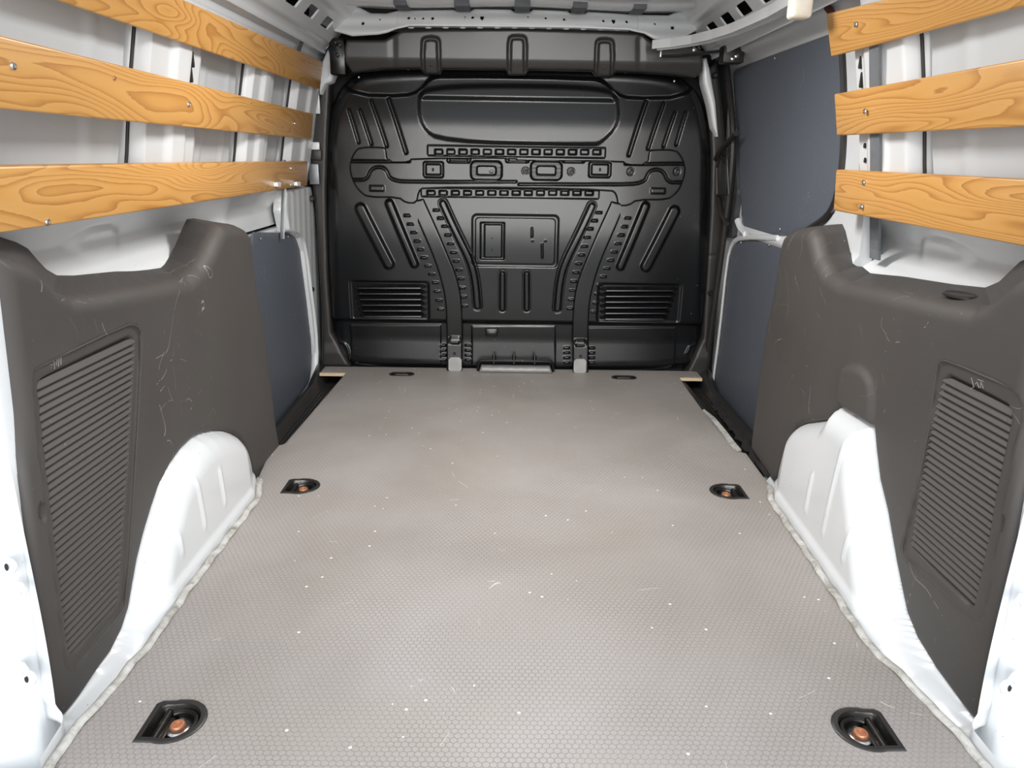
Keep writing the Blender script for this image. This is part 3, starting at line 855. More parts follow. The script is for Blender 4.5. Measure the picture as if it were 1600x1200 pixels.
# uprights
for M_ in (lambda p: p, lambda p: mir(p)):
    lft = cs([(640, 315), (658, 358), (677, 400), (690, 440), (697, 475), (699, 578)]); rgt = cs([(662, 310), (683, 356), (700, 397), (716, 436), (723, 478), (723, 578)])
    Su = sd_poly(BB(M_(lft + rgt[::-1])))
    cen = [((a[0] + b[0]) / 2, (a[1] + b[1]) / 2) for a, b in zip(lft, rgt)]
    slot_ = [(704, 524, 719, 529), (705, 531.5, 718, 534.5)]
    rr = []
    for a in slot_:
        q = M_([(a[0], a[1]), (a[2], a[3])]); rr.append(brect(min(q[0][0], q[1][0]), q[0][1], max(q[0][0], q[1][0]), q[1][1], .002))
    def udisp(U, V, Su=Su, rr=rr):
        d = .013 - edge_round(Su(U, V), .006)
        return d + .004 * ramp(rr[0](U, V), .003) - .006 * ramp(rr[1](U, V), .003) + .020 * smooth((.13 - V) / .03)
    up = relief('upright', Su, udisp, (-.36, .38), (-.012, .66), .0028, bframe, BLACK, thick=.03, parent=bulk, share=True)
    q = M_([(711, 549)])[0]; c = B(*q); screw('hole_plug', (c[0], YB - float(h0(c[1])) - .0335 + .0, c[1]), (0, -1, .1), .006, HOLE, up, .0008)
    q = M_([(702, 554), (722, 578)]); a, b = B(*q[0]), B(*q[1])
    x0, x1 = min(a[0], b[0]), max(a[0], b[0])
    obj = relief('bare_metal_patch', sd_box((x0 + x1) / 2, .026, (x1 - x0) / 2, .027, .002), lambda U, V: .0345 + 0 * U, (x0 - .01, x1 + .01), (-.006, .06), .01, bframe, WORN, thick=-.030, parent=up)

# louvres: six pressed blades in each field
for x0, x1, y0, y1, _ in lv:
    n = 6; lean = 3.5
    for k in range(n):
        yc = y0 + (y1 - y0) * (k + .5) / n
        sh = (k * .9) if x0 < 800 else -(k * .9)
        xa = x0 + (k * 2.2 if x0 < 800 else 0); xb = x1 - (k * 3.2 if x0 > 800 else 0)
        a = B(xa, yc); b = B(xb, yc); hh = (y1 - y0) / n * PXM * .5
        zc = a[1]; yb = YB - float(h0(zc))
        prof = [(.004, hh * .98), (-.001, hh * .93), (-.008, hh * .30), (-.0155, -hh * .25), (-.0163, -hh * .62), (-.0135, -hh * .82), (.004, -hh * .35)]
        secs = []
        L_ = b[0] - a[0]
        for t, sc in ((0, .05), (.035, .6), (.08, 1.0), (.92, 1.0), (.965, .6), (1, .05)):
            x = a[0] + L_ * t; zz = a[1] + (b[1] - a[1]) * t
            secs.append([(x, yb + (dy - .004) * sc + .004, zz + dz * (.35 + .65 * sc)) for dy, dz in prof])
        V = [v for s_ in secs for v in s_]; m = len(prof)
        Fs = [list(range(m))[::-1]] + [list(range(len(V) - m, len(V)))]
        for i in range(len(secs) - 1):
            for j in range(m): Fs.append([i * m + j, i * m + (j + 1) % m, (i + 1) * m + (j + 1) % m, (i + 1) * m + j])
        mesh_obj('louvre_blade', V, Fs, BLACK, bulk, False)

# access plate
ap = brect(742, 340, 868, 413, .014)
a1 = brect(751, 348, 788, 405, .003); a2 = brect(757, 351, 784, 402, .002)
sl = [sd_line(BB([(831, 356), (831, 369)]), .003), sd_line(BB([(847, 381), (847, 402)]), .003), sd_circle(*B(832, 376), .003), sd_circle(*B(852, 376), .003)]
def adisp(U, V):
    d = .006 - edge_round(ap(U, V), .005) - .010 * ramp(a1(U, V), .004) + .008 * ramp(a2(U, V), .003)
    for f in sl[:2]: d = d + .004 * ramp(f(U, V), .003)
    for f in sl[2:]: d = d + .003 * ramp(f(U, V), .003)
    return d
apo = relief('access_plate', ap, adisp, (-.2, .2), (.35, .62), .0025, bframe, BLACK, thick=.004, parent=bulk, share=True)
for x, y in ((769, 372), (769, 390)):
    c = B(x, y); box('keyhole', (c[0] - .002, YB - float(h0(c[1])) - .0062, c[1] - (.002 if y < 380 else .005)), (c[0] + .002, YB - float(h0(c[1])) - .0035, c[1] + (.002 if y < 380 else .005)), HOLE, apo)
# small latch box and the hook bracket at the foot
c = B(768, 519); yb = YB - float(h0(c[1])) + .014
obj_bm('latch_box', box_bm((c[0] - .024, yb - .022, c[1] - .016), (c[0] + .024, yb, c[1] + .016), .005, 2), BLACK, bulk)
box('latch_slot', (c[0] - .016, yb - .024, c[1] - .007), (c[0] + .016, yb - .0215, c[1] + .005), DKMET, bulk, .001)
box('latch_button', (c[0] - .007, yb - .0258, c[1] - .004), (c[0] + .007, yb - .0235, c[1] + .002), DKMET, bulk, .0005)
hx0, hx1 = B(749, 575)[0], B(862, 575)[0]
N = 60; V = []; Fs = []
for i in range(N + 1):
    t = i / N; x = hx0 + (hx1 - hx0) * t
    sc = .003 * abs(math.sin(t * math.pi * 6))
    zz = .016 + sc; e = min(1, min(t, 1 - t) / .03)
    V += [(x, 2.86, .026 * e), (x, 2.845, (.024) * e), (x, 2.832, zz * e), (x, 2.830, .002), (x, 2.86, .0)]
m = 5
for i in range(N):
    for j in range(m): Fs.append([i * m + j, i * m + (j + 1) % m, (i + 1) * m + (j + 1) % m, (i + 1) * m + j])
Fs += [list(range(m)), list(range(len(V) - m, len(V)))[::-1]]
hb = mesh_obj('foot_bracket', V, Fs, WORN, bulk); 
tube('bracket_frame', [(hx0 - .004, 2.852, .004), (hx0 - .003, 2.852, .036), (hx0 + .01, 2.852, .043), (hx1 - .01, 2.852, .043), (hx1 + .003, 2.852, .036), (hx1 + .004, 2.852, .004)], .0055, BLACK, bulk, 8)
for px in (772, 803, 835):
    c = B(px, 556); tube('bracket_stud', [(c[0], 2.853, .032), (c[0], 2.858, .066)], .0058, BLACK, bulk, 10)
# little dots of light: rivets
for px, py in ((561, 121), (638, 108), (701, 108), (763, 108), (852, 109), (914, 110), (977, 113), (1053, 127)):
    c = B(px, py); screw('rivet', (c[0], YB - float(h0(c[1])) - .004, c[1]), (0, -1, 0), .0035, STEEL, bulk, .002)

# header panel above, standing proud of the pressing, with three stirrup shaped ribs
YH = 2.815
hp = [(541, 62), (600, 62), (604, 60), (628, 47), (680, 45), (808, 44), (940, 48), (1000, 51), (1022, 66), (1086, 72), (1098, 80), (1100, 112), (1088, 121), (1050, 116), (1010, 113),
      (962, 111), (958, 118), (932, 118), (927, 110), (826, 108), (822, 116), (794, 116), (790, 108), (690, 107), (686, 114), (662, 114), (656, 106), (600, 107), (560, 111), (548, 113), (537, 96), (537, 75)]
Sh_ = sd_poly(xz(hp, YH))
st = []
for x, dy in ((673, 0), (808.5, -2), (945, 3)):
    st.append(sd_line(chaikin(xz([(x - 12.5, 112 + dy), (x - 12.5, 66 + dy), (x - 9, 60 + dy), (x + 9, 60 + dy), (x + 12.5, 66 + dy), (x + 12.5, 112 + dy)], YH), 2, False), .0058))
brk = [sd_line(xz([(614, 60), (614, 106)], YH), .010), sd_line(xz([(1000, 62), (1001, 112)], YH), .010)]
def hdisp(U, V):
    s = Sh_(U, V); d = -edge_round(s, .010)
    for f in st: d = d - .018 * ramp(f(U, V), .005)
    for f in brk: d = d - .003 * ramp(f(U, V), .02)
    zb = on_y(808, 107, YH)[2]
    return d - .026 * smooth((zb + .030 - V) / .05)
hd = relief('header_panel', Sh_, hdisp, (-.68, .76), (1.02, 1.26), .0030,
            lambda u, v, d: (u, YH - d - .06 * (v - 1.10), v), HEADER, thick=.05, parent=bulk, share=True)
for x, y in ((673, 101), (944, 105)):
    p = on_y(x, y, YH); screw('header_screw', (p[0], YH + .012, p[2]), (0, -1, 0), .005, DKMET, hd, .002)
tube('header_lip', [tuple(on_y(a, b, YH + .02)) for a, b in [(548, 114), (600, 108), (656, 107), (663, 115), (685, 115), (691, 108), (790, 109), (795, 117), (821, 117), (827, 109), (927, 111), (933, 119), (957, 119), (963, 112), (1010, 114), (1050, 117), (1085, 122)]], .0022, BLACK, bulk, 6)
box('closing_panel', (-.95, 2.99, -.3), (.95, 3.01, 1.35), HOLE, bulk)

# ------------------------------------------------------------------ B pillars and door frames
def bpillar(s, parent):
    P = [(486, 128), (517, 112), (512, 200), (509, 300), (512, 430), (518, 520), (548, 572), (503, 572), (502, 480), (492, 330), (483, 250), (484, 180)]
    if s > 0: P = [(1100, 112), (1122, 92), (1128, 150), (1136, 240), (1134, 320), (1122, 420), (1112, 540), (1104, 590), (1070, 586), (1098, 530), (1104, 430), (1110, 330), (1112, 240), (1108, 170)]
    f = sd_poly(xz(P, 2.90))
    q = [on_y(a, b, 2.90) for a, b in ([(485, 395), (508, 395)] if s < 0 else [(1100, 399), (1124, 399)])]
    ln = sd_line([(q[0][0], q[0][2]), (q[1][0], q[1][2])], .002)
    o = relief('pillar_cover', f, lambda X, Z: -edge_round(f(X, Z), .010) - .004 * ramp(ln(X, Z), .003) + .01 * smooth((.1 - Z) / .05), (-.85, .85), (-.05, 1.12), .006,
               lambda u, v, d: (u, 2.90 - d, v), BLKPL, thick=.06, parent=parent, share=True)
    for px, py in ([(497, 153), (488, 310), (487, 452), (494, 237)] if s < 0 else [(1110, 458), (1117, 118)]):
        p = on_y(px, py, 2.89); bm = lathe_bm([(.011, 0), (.011, .006), (.007, .010), (.004, .010), (.004, .004), (0, .004)], 14)
        w = obj_bm('pillar_screw', bm, DKMET, o); w.matrix_local = basis((0, -1, 0), p)
    return o
bpillar(-1, bulk); bpillar(1, bulk)
# left: bare metal tabs of the pillar showing above and between the slats
for x0, y0, x1, y1, m in ((487, 140, 501, 178, WHITE), (484, 222, 500, 234, WHITE), (483, 256, 500, 288, DSTEEL), (484, 234, 503, 250, BLKPL)):
    a = on_y(x0, y0, 2.885); b = on_y(x1, y1, 2.885)
    box('pillar_tab', (a[0], 2.875, b[2]), (b[0], 2.887, a[2]), m, bulk, .002)

def on_door(px, py, s, X=.795): return tuple(on_plane(px, py, (1, 0, s * .03), s * X)[1:])
def dframe(s, X=.795): return lambda u, v, d: (s * (X - .03 * v - d), u, v)
def lining(name, s, px, mat, parent, thick=.006, raise_=.008, step=.012):
    P = [on_door(a, b, s, .787) for a, b in px]; f = sd_poly(P)
    ys = [p[0] for p in P]; zs = [p[1] for p in P]
    return relief(name, f, lambda U, V: raise_ - edge_round(f(U, V), .002), (min(ys) - .02, max(ys) + .02), (min(zs) - .02, max(zs) + .02), step, dframe(s), mat, thick=-.001, parent=parent, flip=(s > 0))
def dscrew(s, px, py, parent):
    y, z = on_door(px, py, s, .787); screw('screw', (s * (.784 - .03 * z), y, z), (-s, 0, 0), .004, STEEL, parent, .002)
def dtube(name, s, px, r, mat, parent, X=.78, flat=None, n=1):
    P = [on_door(a, b, s, X) for a, b in chaikin(px, n, False)]
    return tube(name, [(s * (X - .03 * z), y, z) for y, z in P], r, mat, parent, 8, flat=flat)

# left: fixed side with a grey lining board inside a white flange
LP = [(380, 362), (452, 364), (463, 371), (470, 388), (480, 470), (488, 540), (486, 585), (480, 606), (432, 663), (400, 700), (380, 700)]
f_ = sd_box(2.50, .22, .50, .34, .02)
lo_ = relief('lower_side_skin', f_, None, (1.96, 3.02), (-.16, .60), .02, dframe(-1, .805), WHITE, thick=.02, parent=wl_)
lp = lining('lining_board', -1, chaikin(LP, 1), GREY, None)
tag(lp, 'grey lining board beside the bulkhead, behind the left wheel arch trim', 'lining board')
for p in ((406, 373), (449, 370), (462, 628), (437, 372)): dscrew(-1, *p, lp)
fl2 = [(440, 360), (458, 361), (468, 370), (474, 386), (485, 470), (493, 540), (491, 588), (484, 610), (434, 668)]
dtube('door_frame_flange', -1, fl2, .009, WHITE, wl_, .78, flat=(.013, .006))
B2 = [(447, 296), (487, 292), (492, 330), (501, 420), (506, 575), (498, 578), (492, 540), (484, 470), (474, 392), (468, 372), (452, 360), (446, 330)]
fb = sd_poly([on_door(a, b, -1, .775) for a, b in B2])
relief('door_pillar', fb, lambda U, V: .0015 * smooth(np.sin(U * 90) * .5 + .5) - edge_round(fb(U, V), .004), (2.3, 3.3), (-.1, .85), .008, dframe(-1, .775), WHITE, thick=.04, parent=wl_, share=True)
# steps below the boards' notches
def step_tray(s, parent):
    prof = [(.630, -.0135), (.652, -.018), (.662, -.045), (.690, -.052), (.722, -.052), (.735, -.035), (.758, -.030), (.772, -.045), (.80, -.10)]
    V = []; ys = [1.95, 2.2, 2.5, 2.78, 2.84, 2.93]; rise = [0, 0, 0, 0, .02, .05]
    for y, rz in zip(ys, rise): V += [(s * x, y, z + (rz if x > .73 else 0)) for x, z in prof]
    m = len(prof); Fs = []
    for i in range(len(ys) - 1):
        for j in range(m - 1): Fs.append([i * m + j, i * m + j + 1, (i + 1) * m + j + 1, (i + 1) * m + j])
    o = mesh_obj('step_trim', V, Fs, BLKPL, parent)
    md = o.modifiers.new('thickness', 'SOLIDIFY'); md.thickness = .004; md.offset = -1 if s > 0 else 1
    for k in range(3):
        x = .694 + .011 * k; tube('step_rib', [(s * x, 2.1, -.050), (s * x, 2.78, -.050)], .0022, BLKPL, o, 6)
    return o
st1 = step_tray(-1, None); tag(st1, 'black plastic step trim in the notch of the floor board, left side', 'step trim')
st2 = step_tray(1, None); tag(st2, 'black plastic step trim below the sliding door, right side', 'step trim')
dtube('step_upright', -1, [(503, 572), (500, 590), (488, 613), (437, 673)], .010, BLKPL, st1, .765, flat=(.007, .022))
# left strap running down from the slats
def strap(px, s, parent, mat=DSTEEL, X=.755, w=.007, lab='mounting_strap'):
    P = [on_plane(a, b, (1, 0, s * .09), s * X) for a, b in px]
    return tube(lab, P, w, mat, parent, 4, flat=(w, .002))
ms = strap([(446, 250), (443, 310), (441, 373)], -1, wl_, X=.805)
ms = strap([(481, 36), (474, 58), (465, 84)], -1, wl_, X=.775)

# right: sliding door
dfc = sd_box(2.37, .54, .60, .70, .03)
def ddisp(Y, Z):
    ridge = .014 * ramp(np.abs(Z - .565) - .016, .02) * smooth((2.72 - Y) / .04)
    return ridge + .055 * smooth((Z - 1.105) / .03)
door = relief('door_1', dfc, ddisp, (1.74, 3.0), (-.18, 1.26), .01, dframe(1), WHITE, thick=.03, flip=True)
tag(door, kind='structure')
UP = [(1145, 113), (1150, 108), (1200, 88), (1290, 55), (1310, 48), (1315, 120), (1316, 230), (1311, 290), (1300, 330), (1280, 350), (1252, 362), (1220, 369), (1166, 362), (1159, 350), (1152, 230), (1146, 140)]
u = lining('lining_board', 1, UP, GREY, door); u['label'] = 'tall grey lining board with screws'
for p in ((1212, 91), (1220, 358), (1144, 125), (1149, 172)): dscrew(1, *p, u)
LW = [(1152, 376), (1163, 373), (1222, 378), (1240, 380), (1240, 740), (1200, 730), (1172, 690), (1128, 642), (1118, 622), (1117, 600), (1127, 520), (1138, 420), (1143, 392)]
l2 = lining('lining_board', 1, chaikin(LW, 1), GREY, door); l2['label'] = 'lower grey lining board'
for p in ((1159, 379), (1203, 383), (1118, 565), (1140, 638)): dscrew(1, *p, l2)
dtube('door_rim', 1, [(1215, 372), (1160, 370), (1144, 378), (1136, 405), (1124, 520), (1113, 602), (1114, 622), (1126, 644), (1176, 697)], .006, WHITE, door, .782, flat=(.005, .009))
dtube('door_corner_web', 1, [(1153, 345), (1158, 358), (1166, 366)], .012, WHITE, door, .785)
box_ = [(1136, 345), (1158, 352), (1152, 232), (1138, 232)]
sp_ = lining('door_edge_cover', 1, [(1144, 222), (1152, 212), (1157, 300), (1151, 345), (1148, 372), (1133, 370), (1138, 330)], DGREY, door, raise_=.020, step=.008)
# rubber seals around the door opening
dtube('door_seal', 1, [(1116, 72), (1132, 78), (1140, 140), (1147, 215), (1140, 300), (1127, 400), (1110, 520), (1101, 590), (1103, 628), (1122, 660), (1172, 706), (1190, 724)], .0115, RUBBER, wr_, .758, n=2)
dtube('door_seal', 1, [(1264, -12), (1236, 14), (1200, 38), (1160, 62), (1124, 78)], .010, RUBBER, wr_, .755)
dtube('door_seal', 1, [(1311, 10), (1317, 60), (1321, 140), (1321, 220), (1316, 280), (1303, 332), (1272, 356), (1240, 372)], .0115, RUBBER, wr_, .795, n=2)
dtube('cavity_seal', 1, [(1283, -14), (1290, 8), (1304, 26)], .008, REDBR, wr_, .735)
lb = lining('latch_body', 1, [(1120, 250), (1144, 220), (1143, 300), (1138, 345), (1127, 325), (1117, 305)], DGREY, door, raise_=.030, step=.006)
# door pull and its bracket
hdl = dtube('door_latch_grip', 1, [(1112, 262), (1124, 238), (1150, 208)], .0095, BLKPL, door, .745)
dtube('door_pull_frame', 1, [(1124, 248), (1138, 247), (1137, 302), (1121, 305), (1120, 262), (1124, 248)], .005, BLKPL, door, .745, n=0)
dtube('door_pull_web', 1, [(1122, 306), (1126, 330), (1136, 350)], .009, BLKPL, door, .752)
# felt strip on the pillar behind the slats
def felt():
    V = []; zs = list(range(60, 416, 15))
    for py in zs:
        X = .72
        for _ in range(6):
            p = on_x(1366.5 - .008 * abs(py - 240), py, X); X = float(wall_base(p[2])) - .016
        x, yc, z = X, float(p[1]), float(p[2])
        V += [(x, yc - .021, z), (x, yc + .021, z), (x + .006, yc + .021, z), (x + .006, yc - .021, z)]
    Fs = [[0, 1, 2, 3], [len(V) - 4 + k for k in (3, 2, 1, 0)]]
    for i in range(len(zs) - 1):
        for j in range(4): Fs.append([i * 4 + j, i * 4 + (j + 1) % 4, i * 4 + 4 + (j + 1) % 4, i * 4 + 4 + j])
    return mesh_obj('felt_strip', V, Fs, FELT, wr_, False)
felt()

# ------------------------------------------------------------------ ceiling
rs = sd_box(0, 1.85, .56, 1.00, .02)
def rdisp(X, Y):
    bows = 0
    for yc in (1.15, 1.60, 2.05, 2.42, 2.66): bows = bows + .014 * ramp(np.abs(Y - yc) - .035, .02)
    return bows - .004 * np.cos(X * 9)
ceil = relief('ceiling', rs, rdisp, (-.6, .6), (.8, 2.9), .012, lambda u, v, d: (u, v, 1.262 - d), WHITE, thick=.03)
tag(ceil, kind='structure')
box('roof_skin', (-.92, .72, 1.36), (.92, 3.1, 1.375), SKIN, ceil, .004)
for s in (-1, 1):
    box('roof_side', (s * .90 - .012, .72, 1.2), (s * .90 + .012, 3.1, 1.37), SKIN, ceil)
    # sloping side rail with square openings
    Lr = .245; f0 = sd_box(1.84, Lr / 2 + .004, 1.02, Lr / 2 - .004)
    yh = [2.262, 2.446, 2.645] if s < 0 else [2.297, 2.462, 2.630]
    yh = [yh[0] - .19 * k for k in range(7, 0, -1)] + yh
    hs = [sd_box(y, .098, .050, .018, .003) for y in yh]
    def rs_(U, V, f0=f0, hs=hs):
        q = f0(U, V)
        for h_ in hs: q = np.maximum(q, -h_(U, V))
        return q
    def rd_(U, V): return .006 * ramp(np.abs(V - .155) - .012, .01) - .008 * ramp(np.abs(V - .03) - .012, .01)
    nx, nz = -.73, -.683    # inward normal of the slope
    rail = relief('side_rail', rs_, rd_, (.80, 2.90), (-.03, .25), .007,
                  lambda u, v, d, s=s: (s * (.672 - .683 * v + nx * d), u, 1.118 + .73 * v + nz * d), WHITE, thick=.006, parent=ceil, flip=(s > 0))
    box('rail_shade_sheet', (min(s * .70, s * .715), .8, 1.185), (max(s * .70, s * .715), 2.9, 1.36), HOLE, ceil)  # dark sheet that gives the square openings their shade
# front roof rail with its row of holes
YR = 2.735
hr = [(440, -40), (480, -20), (556, 6), (575, 16), (600, 17), (620, 12), (708, 12), (712, 14), (735, 14), (740, 11), (798, 12), (804, 16), (828, 16), (833, 12), (888, 14), (893, 18), (915, 18), (920, 15), (1000, 19), (1050, 19), (1066, 12), (1084, 2), (1160, -30), (1230, -60),
      (1190, -15), (1120, 30), (1072, 56), (1040, 64), (1022, 60), (1008, 51), (985, 46), (900, 42), (808, 40), (700, 39), (640, 39), (618, 44), (604, 50), (590, 53), (548, 55), (515, 45), (470, 18)]
Sr = sd_poly(xz(hr, YR))
hol = [(637, 26, 2.4), (647, 27, 1.6), (660, 27, 2), (675, 27, 2.6), (726, 25, 1.6), (738, 26, 2.4), (825, 25, 1.4), (853, 27, 2), (882, 29, 2.2), (944, 31, 2.2), (981, 32, 2.4), (591, 28, 1.6), (1026, 35, 1.8)]
hc = []
for x, y, r in hol: p = on_y(x, y, YR); hc.append(sd_circle(p[0], p[2], r * .0022))
for x, y, w, h in ((753, 26, 3.2, 2.4), (753, 28.5, 1.4, 2.4), (960, 31, 3.2, 2.4), (960, 33.5, 1.4, 2.4), (564, 34, 2.6, 2.6), (1054, 41, 2.8, 2.4)):
    p = on_y(x, y, YR); hc.append(sd_box(p[0], p[2], w * .0021, h * .0021, .001))
def sr_(U, V):
    q = Sr(U, V)
    for h_ in hc: q = np.maximum(q, -h_(U, V))
    return q
crease = [sd_line(xz([(616, 16), (617, 44)], YR), .0015), sd_line(xz([(1001, 22), (1000, 50)], YR), .0015)]
def srd(U, V):
    d = -edge_round(Sr(U, V), .006) + .003 * np.sin(V * 150)
    for f in crease: d = d - .004 * ramp(f(U, V), .003)
    return d
rr_ = relief('front_roof_rail', sr_, srd, (-.72, .86), (1.13, 1.42), .0042, lambda u, v, d: (u, YR - d + .5 * (v - 1.2) + .10 * u * u, v), WHITE, thick=.012, parent=ceil, share=True)
box('rail_hole_shade', (-.60, YR + .075, 1.19), (.62, YR + .085, 1.30), HOLE, rr_)  # black sheet standing in for shade behind the row of holes
# lower return flange with pressed ovals
P0 = [tuple(on_y(a, b, YR + .004)) for a, b in [(640, 40), (700, 40.5), (808, 41.5), (900, 43), (985, 46.5)]]
V = []
for x, y, z in P0: V += [(x, YR + .0, z + .004), (x, YR + .0, z - .001), (x, YR + .050, z + .001), (x, YR + .050, z + .006)]
Fs = []
for i in range(len(P0) - 1):
    for j in range(4): Fs.append([i * 4 + j, i * 4 + (j + 1) % 4, i * 4 + 4 + (j + 1) % 4, i * 4 + 4 + j])
mesh_obj('return_flange', V, Fs, WHITE, rr_, False)
for k in range(13):
    x = 642 + k * 27; p = on_y(x, 43.5 + max(0, (x - 808)) * .022, YR + .02)
    bm = lathe_bm([(.011, 0), (.009, .002), (.004, .0028), (0, .0028)], 14); e = obj_bm('pressed_oval', bm, WHITE, rr_); e.matrix_local = basis((0, -.1, -1), (p[0], YR + .026, p[2] + .0015)); e.scale = (1, .7, 1)
# padded roof trays between the bows, grey pads in the gaps
for x0, x1 in ((712, 735), (804, 828), (893, 915), (620, 640), (985, 1005)):
    a = on_y(x0, 8, 2.70); b = on_y(x1, 8, 2.70)
    box('roof_pad', (a[0], 2.62, 1.240), (b[0], 2.725, 1.260), FELT, ceil, .002)

# top track of the sliding door, with its arm and roller bracket
def tz(px, py, z): p = on_z(px, py, z); return (p[0], p[1], z)
tk_px = [(1019, 69), (1048, 66), (1080, 61), (1112, 53), (1140, 44), (1170, 31), (1200, 17), (1235, -4), (1262, -20)]
P = [tz(a, b, 1.150) for a, b in tk_px]
track = empty('door_track', P[3])
def local(pts, o): return [tuple(Vector(p) - o.location) for p in pts]
tag(track, 'white curved top track of the sliding door, under the roof on the right', 'door track')
PV_ = local(P, track); V = []
for i, p in enumerate(PV_):
    a = Vector(PV_[max(i - 1, 0)]); b = Vector(PV_[min(i + 1, len(PV_) - 1)]); t = (b - a).normalized(); n = Vector((t.y, -t.x, 0)).normalized()
    if n.x > 0: n = -n
    c = Vector(p)
    for q, z in ((0, .012), (0, -.014), (-.004, -.014), (-.004, -.006), (-.028, -.008), (-.028, -.016), (-.032, -.016), (-.032, .012)): V.append(c + n * q + Vector((0, 0, z)))
m = 8; Fs = [list(range(m)), list(range(len(V) - m, len(V)))[::-1]]
for i in range(len(PV_) - 1):
    for j in range(m): Fs.append([i * m + j, i * m + (j + 1) % m, (i + 1) * m + (j + 1) % m, (i + 1) * m + j])
mesh_obj('channel', V, Fs, WHITE, track, False)
pin = tz(1033, 80, 1.135); obj_bm('end_pin', tube_bm(local([(pin[0], pin[1], 1.142), (pin[0], pin[1], 1.118)], track), .004, 8), STEEL, track)
arm = empty('roller_arm', tuple(on_y(1100, 84, 2.70)))
tag(arm, 'black roller arm of the sliding door, hanging under its top track', 'roller arm')
pa = [tuple(on_y(a, b, y)) for a, b, y in ((1034, 88, 2.72), (1060, 87, 2.71), (1100, 83, 2.70), (1140, 78, 2.69))]
obj_bm('arm_bar', tube_bm(local(pa, arm), .008, 8, flat=(.010, .005)), BLKPL, arm)
a, b = on_y(1128, 72, 2.69), on_y(1158, 100, 2.69)
obj_bm('roller_bracket', box_bm(local([(a[0], 2.66, b[2])], arm)[0], local([(b[0], 2.72, a[2])], arm)[0], .004), BLKPL, arm)
for px, py, m_ in ((1150, 88, STEEL), (1144, 92, STEEL), (1092, 74, DKMET), (1084, 78, STEEL)):
    p = on_y(px, py, 2.66 if px > 1100 else 2.69); bm = lathe_bm([(.007, 0), (.007, .008), (.004, .010), (0, .010)], 14)
    r_ = obj_bm('roller', bm, m_, arm); r_.matrix_local = basis((0, -1, .1), Vector(p) - arm.location)
# left upper corner: dark hinge hardware and the bare panel in front of it
hw_ = empty('corner_bracket', tuple(on_y(526, 80, 2.82)))
tag(hw_, 'black bracket with bolts in the upper left corner beside the header', 'bracket')
a, b = on_y(515, 60, 2.83), on_y(542, 118, 2.83)
obj_bm('bracket_plate', box_bm(local([(a[0], 2.81, b[2])], hw_)[0], local([(b[0], 2.85, a[2])], hw_)[0], .006), BLACK, hw_)
for px, py in ((524, 66), (531, 70), (527, 86)):
    p = on_y(px, py, 2.80); bm = lathe_bm([(.006, 0), (.006, .006), (.003, .008), (0, .008)], 12); r_ = obj_bm('bolt', bm, DKMET, hw_); r_.matrix_local = basis((0, -1, 0), Vector(p) - hw_.location)
for s, poly in ((-1, [(504, 96), (512, 78), (520, 84), (526, 110), (518, 128), (508, 132), (500, 148), (497, 120)]), (1, [(1096, 92), (1104, 90), (1109, 110), (1118, 160), (1122, 215), (1114, 200), (1108, 165), (1098, 130)])):
    f = sd_poly(xz(poly, 2.86)); relief('pillar_gusset', f, lambda U, V, f=f: .01 - edge_round(f(U, V), .010), (-.8, .8), (.8, 1.2), .005, lambda u, v, d: (u, 2.86 - d, v), WHITE, thick=.05, parent=wl_ if s < 0 else wr_, share=True)
# cream clip under the roof, upper right
p = on_y(1250, 9, 1.78); cc = obj_bm('cream_clip', box_bm((-.022, -.02, -.03), (.022, .02, .03), .008, 3), CREAM)
cc.location = (p[0], 1.78, p[2] + .004); tag(cc, 'cream plastic clip hanging from the roof edge above the right lining board', 'clip')

# ------------------------------------------------------------------ tie-down cups
def tie_down(cx, cy, s, label):
    root = empty('tie_down_ring', (cx, cy, 0)); tag(root, label, 'tie-down ring', 'tie-down rings let into the floor board')
    So_ = sd_poly(dshape(0, 0, 1.0, s)); Si = sd_poly(dshape(0, 0, .80, s))
    relief('flange', lambda U, V: np.maximum(So_(U, V), -Si(U, V)), lambda U, V: .0022 - edge_round(So_(U, V), .0015), (-.07, .07), (-.07, .07), .003, lambda u, v, d: (u, v, d), BLKPL, thick=.001, parent=root)
    V = []; pts = [(.81, .0015), (.76, -.004), (.73, -.020), (.55, -.030), (.2, -.031)]
    for k, z in pts: V += [(x, y, z) for x, y in dshape(0, 0, k, s)]
    m = len(dshape(0, 0, 1, s)); Fs = []
    for i in range(len(pts) - 1):
        for j in range(m): Fs.append([i * m + j, i * m + (j + 1) % m, (i + 1) * m + (j + 1) % m, (i + 1) * m + j])
    Fs.append([(len(pts) - 1) * m + j for j in range(m)])
    mesh_obj('cup', V, Fs, DKMET, root)
    ring = [(math.cos(math.radians(t)) * .0305 * -s, math.sin(math.radians(t)) * .0305, -.009 + .004 * math.cos(math.radians(t))) for t in range(-115, 116, 10)]
    obj_bm('ring', tube_bm(ring, .0036, 8), DKMET, root)
    obj_bm('hinge_bar', tube_bm([(s * .0205, -.034, -.011), (s * .0205, .033, -.011)], .0058, 10), DKMET, root)
    obj_bm('hinge_plate', box_bm((min(s * .008, s * .024), -.026, -.020), (max(s * .008, s * .024), .024, -.012), .003), DKMET, root)
    bm = lathe_bm([(.0165, -.028), (.0165, -.022), (.013, -.020), (.012, -.0205)], 20); w = obj_bm('washer', bm, STEEL, root); w.location = (-s * .004, .001, .007)
    bm = lathe_bm([(.0115, -.022), (.0115, -.014), (.0095, -.0115), (.006, -.011), (.0055, -.014), (0, -.014)], 18); w = obj_bm('bolt', bm, RUST, root); w.location = (-s * .004, .001, .006)
    return root
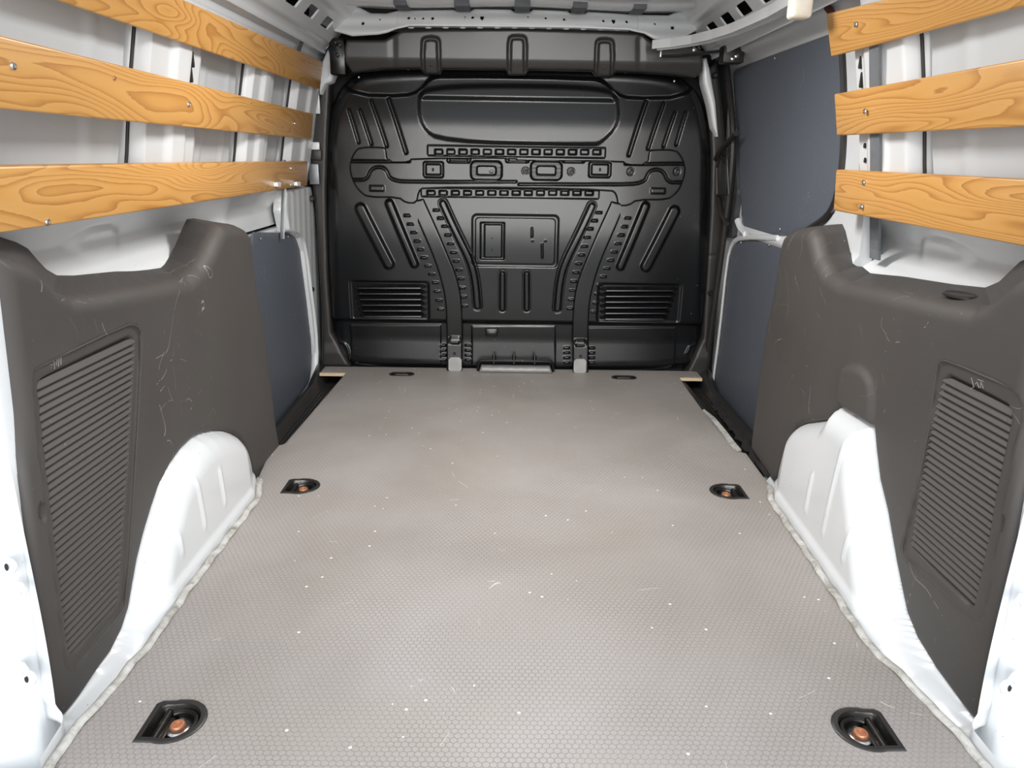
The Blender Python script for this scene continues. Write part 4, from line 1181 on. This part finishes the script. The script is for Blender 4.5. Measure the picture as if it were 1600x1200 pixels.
for (cx, cy, s), lab in zip(RINGS, ('large black D-shaped tie-down cup nearest the camera on the left',
                                    'large black D-shaped tie-down cup nearest the camera on the right',
                                    'black D-shaped tie-down cup beside the left wheel arch', 'black D-shaped tie-down cup beside the right wheel arch')):
    tie_down(cx, cy, s, lab)
for (cx, cy, r), lab in zip(FAR, ('flat oval tie-down cup at the foot of the bulkhead, left', 'flat oval tie-down cup at the foot of the bulkhead, right')):
    root = empty('tie_down_ring', (cx, cy, 0)); tag(root, lab, 'tie-down ring', 'tie-down rings let into the floor board')
    a = sd_box(0, 0, .048, .026, .025); b = sd_box(0, 0, .040, .018, .017)
    relief('flange', lambda U, V: np.maximum(a(U, V), -b(U, V)), lambda U, V: .0022 - edge_round(a(U, V), .0015), (-.07, .07), (-.04, .04), .0025, lambda u, v, d: (u, v, d), BLKPL, thick=.001, parent=root)
    obj_bm('cup', box_bm((-.041, -.019, -.030), (.041, .019, -.022), .001), DKMET, root)
    V = []; n = 24
    for k, z in ((1.0, .001), (.98, -.024)):
        for i in range(n):
            t = 2 * math.pi * i / n; V.append((.0405 * k * math.copysign(abs(math.cos(t)) ** .7, math.cos(t)), .0185 * k * math.copysign(abs(math.sin(t)) ** .8, math.sin(t)), z))
    mesh_obj('cup_wall', V, [[i, (i + 1) % n, n + (i + 1) % n, n + i] for i in range(n)], DKMET, root)
    obj_bm('ring', tube_bm([(-.028, -.006, -.006), (-.024, .008, -.004), (.024, .008, -.004), (.028, -.006, -.006)], .004, 8), DKMET, root)
    obj_bm('bar', box_bm((-.024, -.006, -.014), (.024, .006, -.006), .002), DSTEEL, root)

# pale strip and crumpled black tape along the right notch
ed = [on_z(a, b, 0) for a, b in [(1098, 641), (1112, 655), (1128, 676), (1142, 696), (1153, 705)]]
V = []
for i, p in enumerate(ed):
    w = (.006, .014, .016, .018, .012)[i]; V += [(p[0] - .001, p[1], .001), (p[0] + w, p[1] + .006, .002), (p[0] + w, p[1] + .006, -.006), (p[0] - .001, p[1], -.006)]
Fs = [[0, 1, 2, 3], [len(V) - 4 + k for k in (3, 2, 1, 0)]]
for i in range(len(ed) - 1):
    for j in range(4): Fs.append([i * 4 + j, i * 4 + (j + 1) % 4, i * 4 + 4 + (j + 1) % 4, i * 4 + 4 + j])
mesh_obj('pale_edge_strip', V, Fs, SEAL, st2, False)
P = []
for k in range(26):
    t = k / 25; y = 2.52 - .62 * t; P.append((.688 - .012 * t + .005 * math.sin(k * 2.1), y, -.006 + .005 * math.sin(k * 1.7)))
tube('crumpled_tape', P, .012, RUBBER, st2, 7, flat=(.014, .008))
